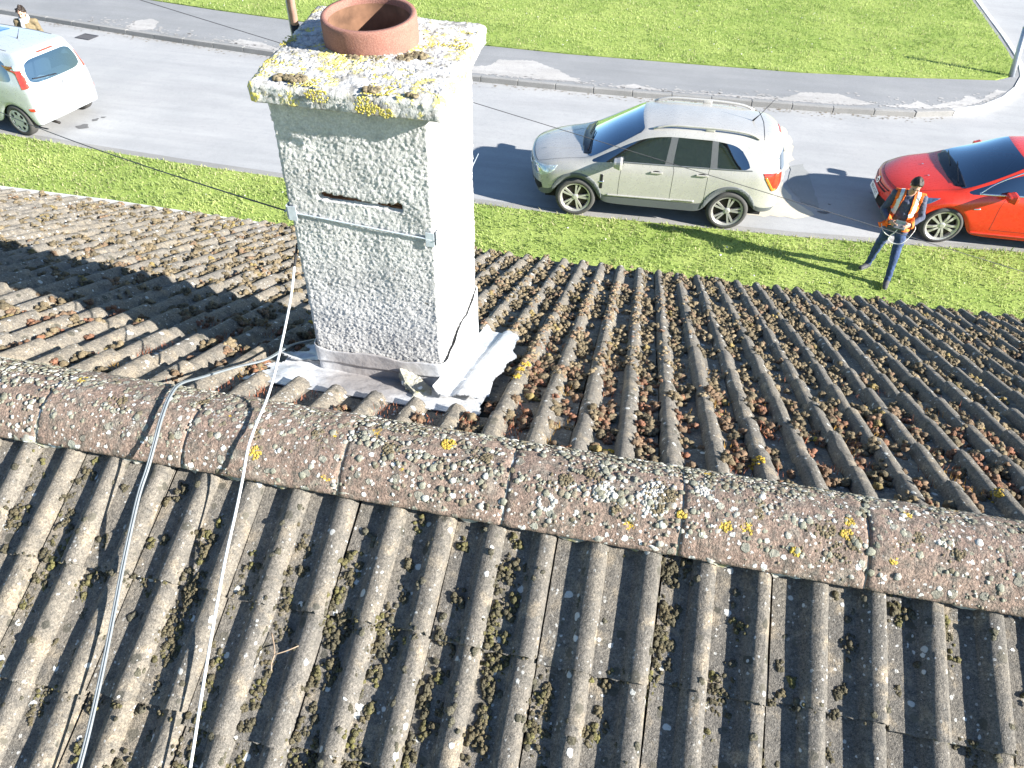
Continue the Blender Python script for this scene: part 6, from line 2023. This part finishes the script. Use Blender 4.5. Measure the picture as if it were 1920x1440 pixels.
    m4 = Matrix.Translation(hc) @ hr.to_4x4()
    bmesh.ops.transform(bm, matrix=m4, verts=bm.verts[:])
    ho = link('hair', bm_mesh('hair', bm, True), root, 'hair')
    md = ho.modifiers.new('t', 'SOLIDIFY'); md.thickness = .012; md.offset = -1
    for sx in (-1, 1):
        bm = bmesh.new(); ellipsoid(bm, H(sx * .031, -.080, .008), (.011, .006, .005), hr, 10); link('eye', bm_mesh('eye', bm, True), root, 'ink')
        bm = bmesh.new(); tube(bm, [H(sx * .014, -.094, .030), H(sx * .032, -.093, .036), H(sx * .050, -.080, .030)], [.004, .0045, .003], 6); link('eyebrow', bm_mesh('eyebrow', bm, True), root, 'hair')
    return body, m2, reg, fc

# man flying the camera, on the near lawn
px, py = 3.92, 9.60
man = empty('person', (px, py, ZG + .03), rad(-14))
setp(man, 'dark-haired man in open orange high visibility vest holding a remote controller on the lawn', 'person')
J = dict(chest=(.0, .03, 1.30), belly=(0, .02, 1.10), pelvis=(0, .02, .94), shL=(.185, .03, 1.415), shR=(-.185, .03, 1.415),
         neck0=(0, .035, 1.44), neck1=(.015, -.01, 1.54), head=(.025, -.045, 1.625), hx=rad(32), hz=rad(6), hairv=.004,
         hipL=(.085, .0, .90), hipR=(-.085, .03, .90), kneeL=(.125, -.115, .50), kneeR=(-.135, .11, .50), ankL=(.155, -.175, .10), ankR=(-.165, .215, .10),
         heelL=(.155, -.165, .05), toeL=(.150, -.345, .042), heelR=(-.160, .22, .05), toeR=(-.255, .065, .042),
         elL=(.270, .02, 1.13), elR=(-.275, .03, 1.13), wrL=(.155, -.20, 1.075), wrR=(-.155, -.20, 1.075),
         hdL=(.100, -.275, 1.085), hdR=(-.100, -.275, 1.085), fdL=(-.55, -.75, -.1), fdR=(.55, -.75, -.1), hsL=(.1, -.1, 1), hsR=(-.1, -.1, 1),
         cuL=(-.8, .35, -.1), cuR=(.8, .35, -.1), tdL=(-.75, -.35, .30), tdR=(.75, -.35, .30), hem=.86, solez=.028)
body, bme, breg, bfc = person(man, J, dict(skin='skin', top='navy', legs='jeans', shoe='shoe', sole='sole'))
# vest: shell over back, shoulders and two front bands
def vest_piece(name, test, mat, off, th=.006):
    co = np.empty(len(bme.vertices) * 3, np.float32); bme.vertices.foreach_get('co', co); co = co.reshape(-1, 3)
    vn = np.empty(len(bme.vertices) * 3, np.float32); bme.vertices.foreach_get('normal', vn); vn = vn.reshape(-1, 3)
    ok = test(bfc) & (breg == 1)
    F = np.array([p.vertices[:] for p, k in zip(bme.polygons, ok) if k and len(p.vertices) == 4])
    if not len(F): return
    u, inv = np.unique(F, return_inverse=True)
    V = co[u] + vn[u] * off
    o = link(name, np_mesh(name, V, inv.reshape(F.shape)), vest, mat)
    md = o.modifiers.new('t', 'SOLIDIFY'); md.thickness = th; md.offset = -1
vest = empty('vest', (0, 0, 0)); vest.parent = man
arm_free = lambda f: np.abs(f[:, 0]) < .185 + .02 * (f[:, 2] > 1.36)
frontside = lambda f: f[:, 1] < .0
def cloth(f):
    # right band is narrow and slides back over the hip; left band hangs straight
    t = np.clip((1.46 - f[:, 2]) / .5, 0, 1)
    okL = (f[:, 0] > .055 + .02 * t) & (f[:, 0] < .185)
    okR = (f[:, 0] < -.055 - .075 * t) & (f[:, 0] > -.185)
    ff = np.where(frontside(f), okL | okR, arm_free(f))
    return ff & (f[:, 2] > .90) & (f[:, 2] < 1.50)
tape = lambda f: cloth(f) & ((np.abs(f[:, 2] - .985) < .025) | (np.abs(f[:, 2] - 1.17) < .025) | ((np.abs(np.abs(f[:, 0]) - .115) < .026) & (f[:, 2] > 1.17)))
vest_piece('vest_cloth', lambda f: cloth(f) & ~tape(f), 'hivis', .016)
vest_piece('reflective_tape', tape, 'reflect', .0175)
bm = bmesh.new()      # loose front corner blown out at the right hip
a = [(-.165, -.06, 1.03), (-.15, -.10, .93), (-.245, -.11, .90), (-.285, -.07, .945)]
vs = [bm.verts.new(p) for p in a]; bm.faces.new(vs); bmesh.ops.subdivide_edges(bm, edges=bm.edges[:], cuts=4, use_grid_fill=True)
for v in bm.verts: v.co.y += .014 * math.sin(v.co.x * 60) + .008 * math.sin(v.co.z * 70)
o = link('vest_flap', bm_mesh('vest_flap', bm, True), vest, 'hivis'); md = o.modifiers.new('t', 'SOLIDIFY'); md.thickness = .006
# controller with phone, held in both hands
rc = empty('remote_controller', (0, 0, 0)); R_ = Matrix.Rotation(rad(-14), 4, 'Z')
rc.location = Vector((px, py, ZG + .03)) + (R_ @ Vector((0, -.315, 1.075))).to_3d(); rc.rotation_euler = (rad(28), 0, rad(-14))
setp(rc, 'grey handheld remote controller with a phone clipped on, held by the man in orange', 'controller')
bm = bmesh.new(); bx(bm, (0, 0, 0), (.165, .095, .036), bev=.015); link('case', bm_mesh('case', bm), rc, 'gadget')
bm = bmesh.new(); bx(bm, (0, .052, .026), (.15, .012, .075), Matrix.Rotation(-.5, 4, 'X'), bev=.004); ph = link('phone', bm_mesh('phone', bm), rc, 'gadget')
bm = bmesh.new(); bx(bm, (0, .043, .030), (.138, .003, .066), Matrix.Rotation(-.5, 4, 'X')); link('screen', bm_mesh('screen', bm), ph, 'screen')
for sx in (-1, 1):
    bm = bmesh.new(); tube(bm, [(sx * .045, -.01, .015), (sx * .045, -.01, .034)], [.006, .008], 8); link('stick', bm_mesh('stick', bm, True), rc, 'gadget')
    bm = bmesh.new(); bx(bm, (sx * .05, .075, .012), (.016, .07, .008), Matrix.Rotation(sx * -.2, 4, 'Z'), bev=.003); link('antenna', bm_mesh('antenna', bm), rc, 'gadget')
# white lead hanging in loops from the controller
ld = empty('white_lead', (px, py, ZG + .03), rad(-14))
setp(ld, 'white lead looping from the controller past the man\'s hips', 'cable')
bm = bmesh.new()
tube(bm, spline([(.0, -.33, 1.06), (-.03, -.33, .98), (-.07, -.28, .88), (-.065, -.25, .80), (.02, -.26, .765), (.12, -.26, .79), (.19, -.22, .88), (.235, -.16, .99), (.225, -.15, 1.05)], 8), .0065, 7)
link('loop', bm_mesh('loop', bm, True), ld, 'whitecable')
bm = bmesh.new()
tube(bm, spline([(-.23, -.10, .96), (-.19, -.17, .90), (-.12, -.19, .85), (-.03, -.20, .83)], 8), .0055, 7)
link('tail', bm_mesh('tail', bm, True), ld, 'whitecable')

# second person, seen over the roof of the pale car
p2 = empty('person', (-13.95, 13.62, ZG), rad(20))
setp(p2, 'person with tousled dark hair, pale scarf and olive jacket behind the pale car', 'person')
J2 = dict(chest=(.0, .03, 1.25), belly=(0, .02, 1.06), pelvis=(0, .02, .91), shL=(.185, .03, 1.37), shR=(-.185, .03, 1.37),
          neck0=(0, .035, 1.39), neck1=(.0, .0, 1.48), head=(.0, -.02, 1.555), hx=rad(10), hz=rad(0), hairv=.016,
          hipL=(.085, .02, .87), hipR=(-.085, .02, .87), kneeL=(.10, -.05, .48), kneeR=(-.10, .06, .48), ankL=(.11, -.10, .10), ankR=(-.11, .14, .10),
          heelL=(.11, -.09, .05), toeL=(.115, -.26, .042), heelR=(-.11, .15, .05), toeR=(-.12, -.02, .042),
          elL=(.245, .05, 1.10), elR=(-.245, .03, 1.10), wrL=(.255, -.04, .86), wrR=(-.255, -.06, .86),
          hdL=(.250, -.075, .775), hdR=(-.250, -.095, .775), fdL=(0, -.15, -1), fdR=(0, -.15, -1), hsL=(0, -1, .1), hsR=(0, -1, .1),
          cuL=(-.35, -.2, 0), cuR=(.35, -.2, 0), tdL=(0, -.6, -.8), tdR=(0, -.6, -.8), hem=.80, solez=.022)
person(p2, J2, dict(skin='skin', top='olive', legs='jeans', shoe='shoe', sole='sole'), .012)
bm = bmesh.new()
for k in range(3):
    tube(bm, [(.085 * math.cos(q) * (1 + .06 * math.sin(3 * q + k)), .01 + .085 * math.sin(q), 1.42 + .028 * k + .02 * math.sin(q) - .02 * (math.sin(q) < -.3)) for q in [2 * math.pi * j / 20 for j in range(20)]], .026, 8, closed=True)
tube(bm, [(-.02, -.085, 1.42), (-.03, -.115, 1.33), (-.04, -.12, 1.24)], [.03, .04, .035], 8)
link('scarf', bm_mesh('scarf', bm, True), p2, 'scarf')
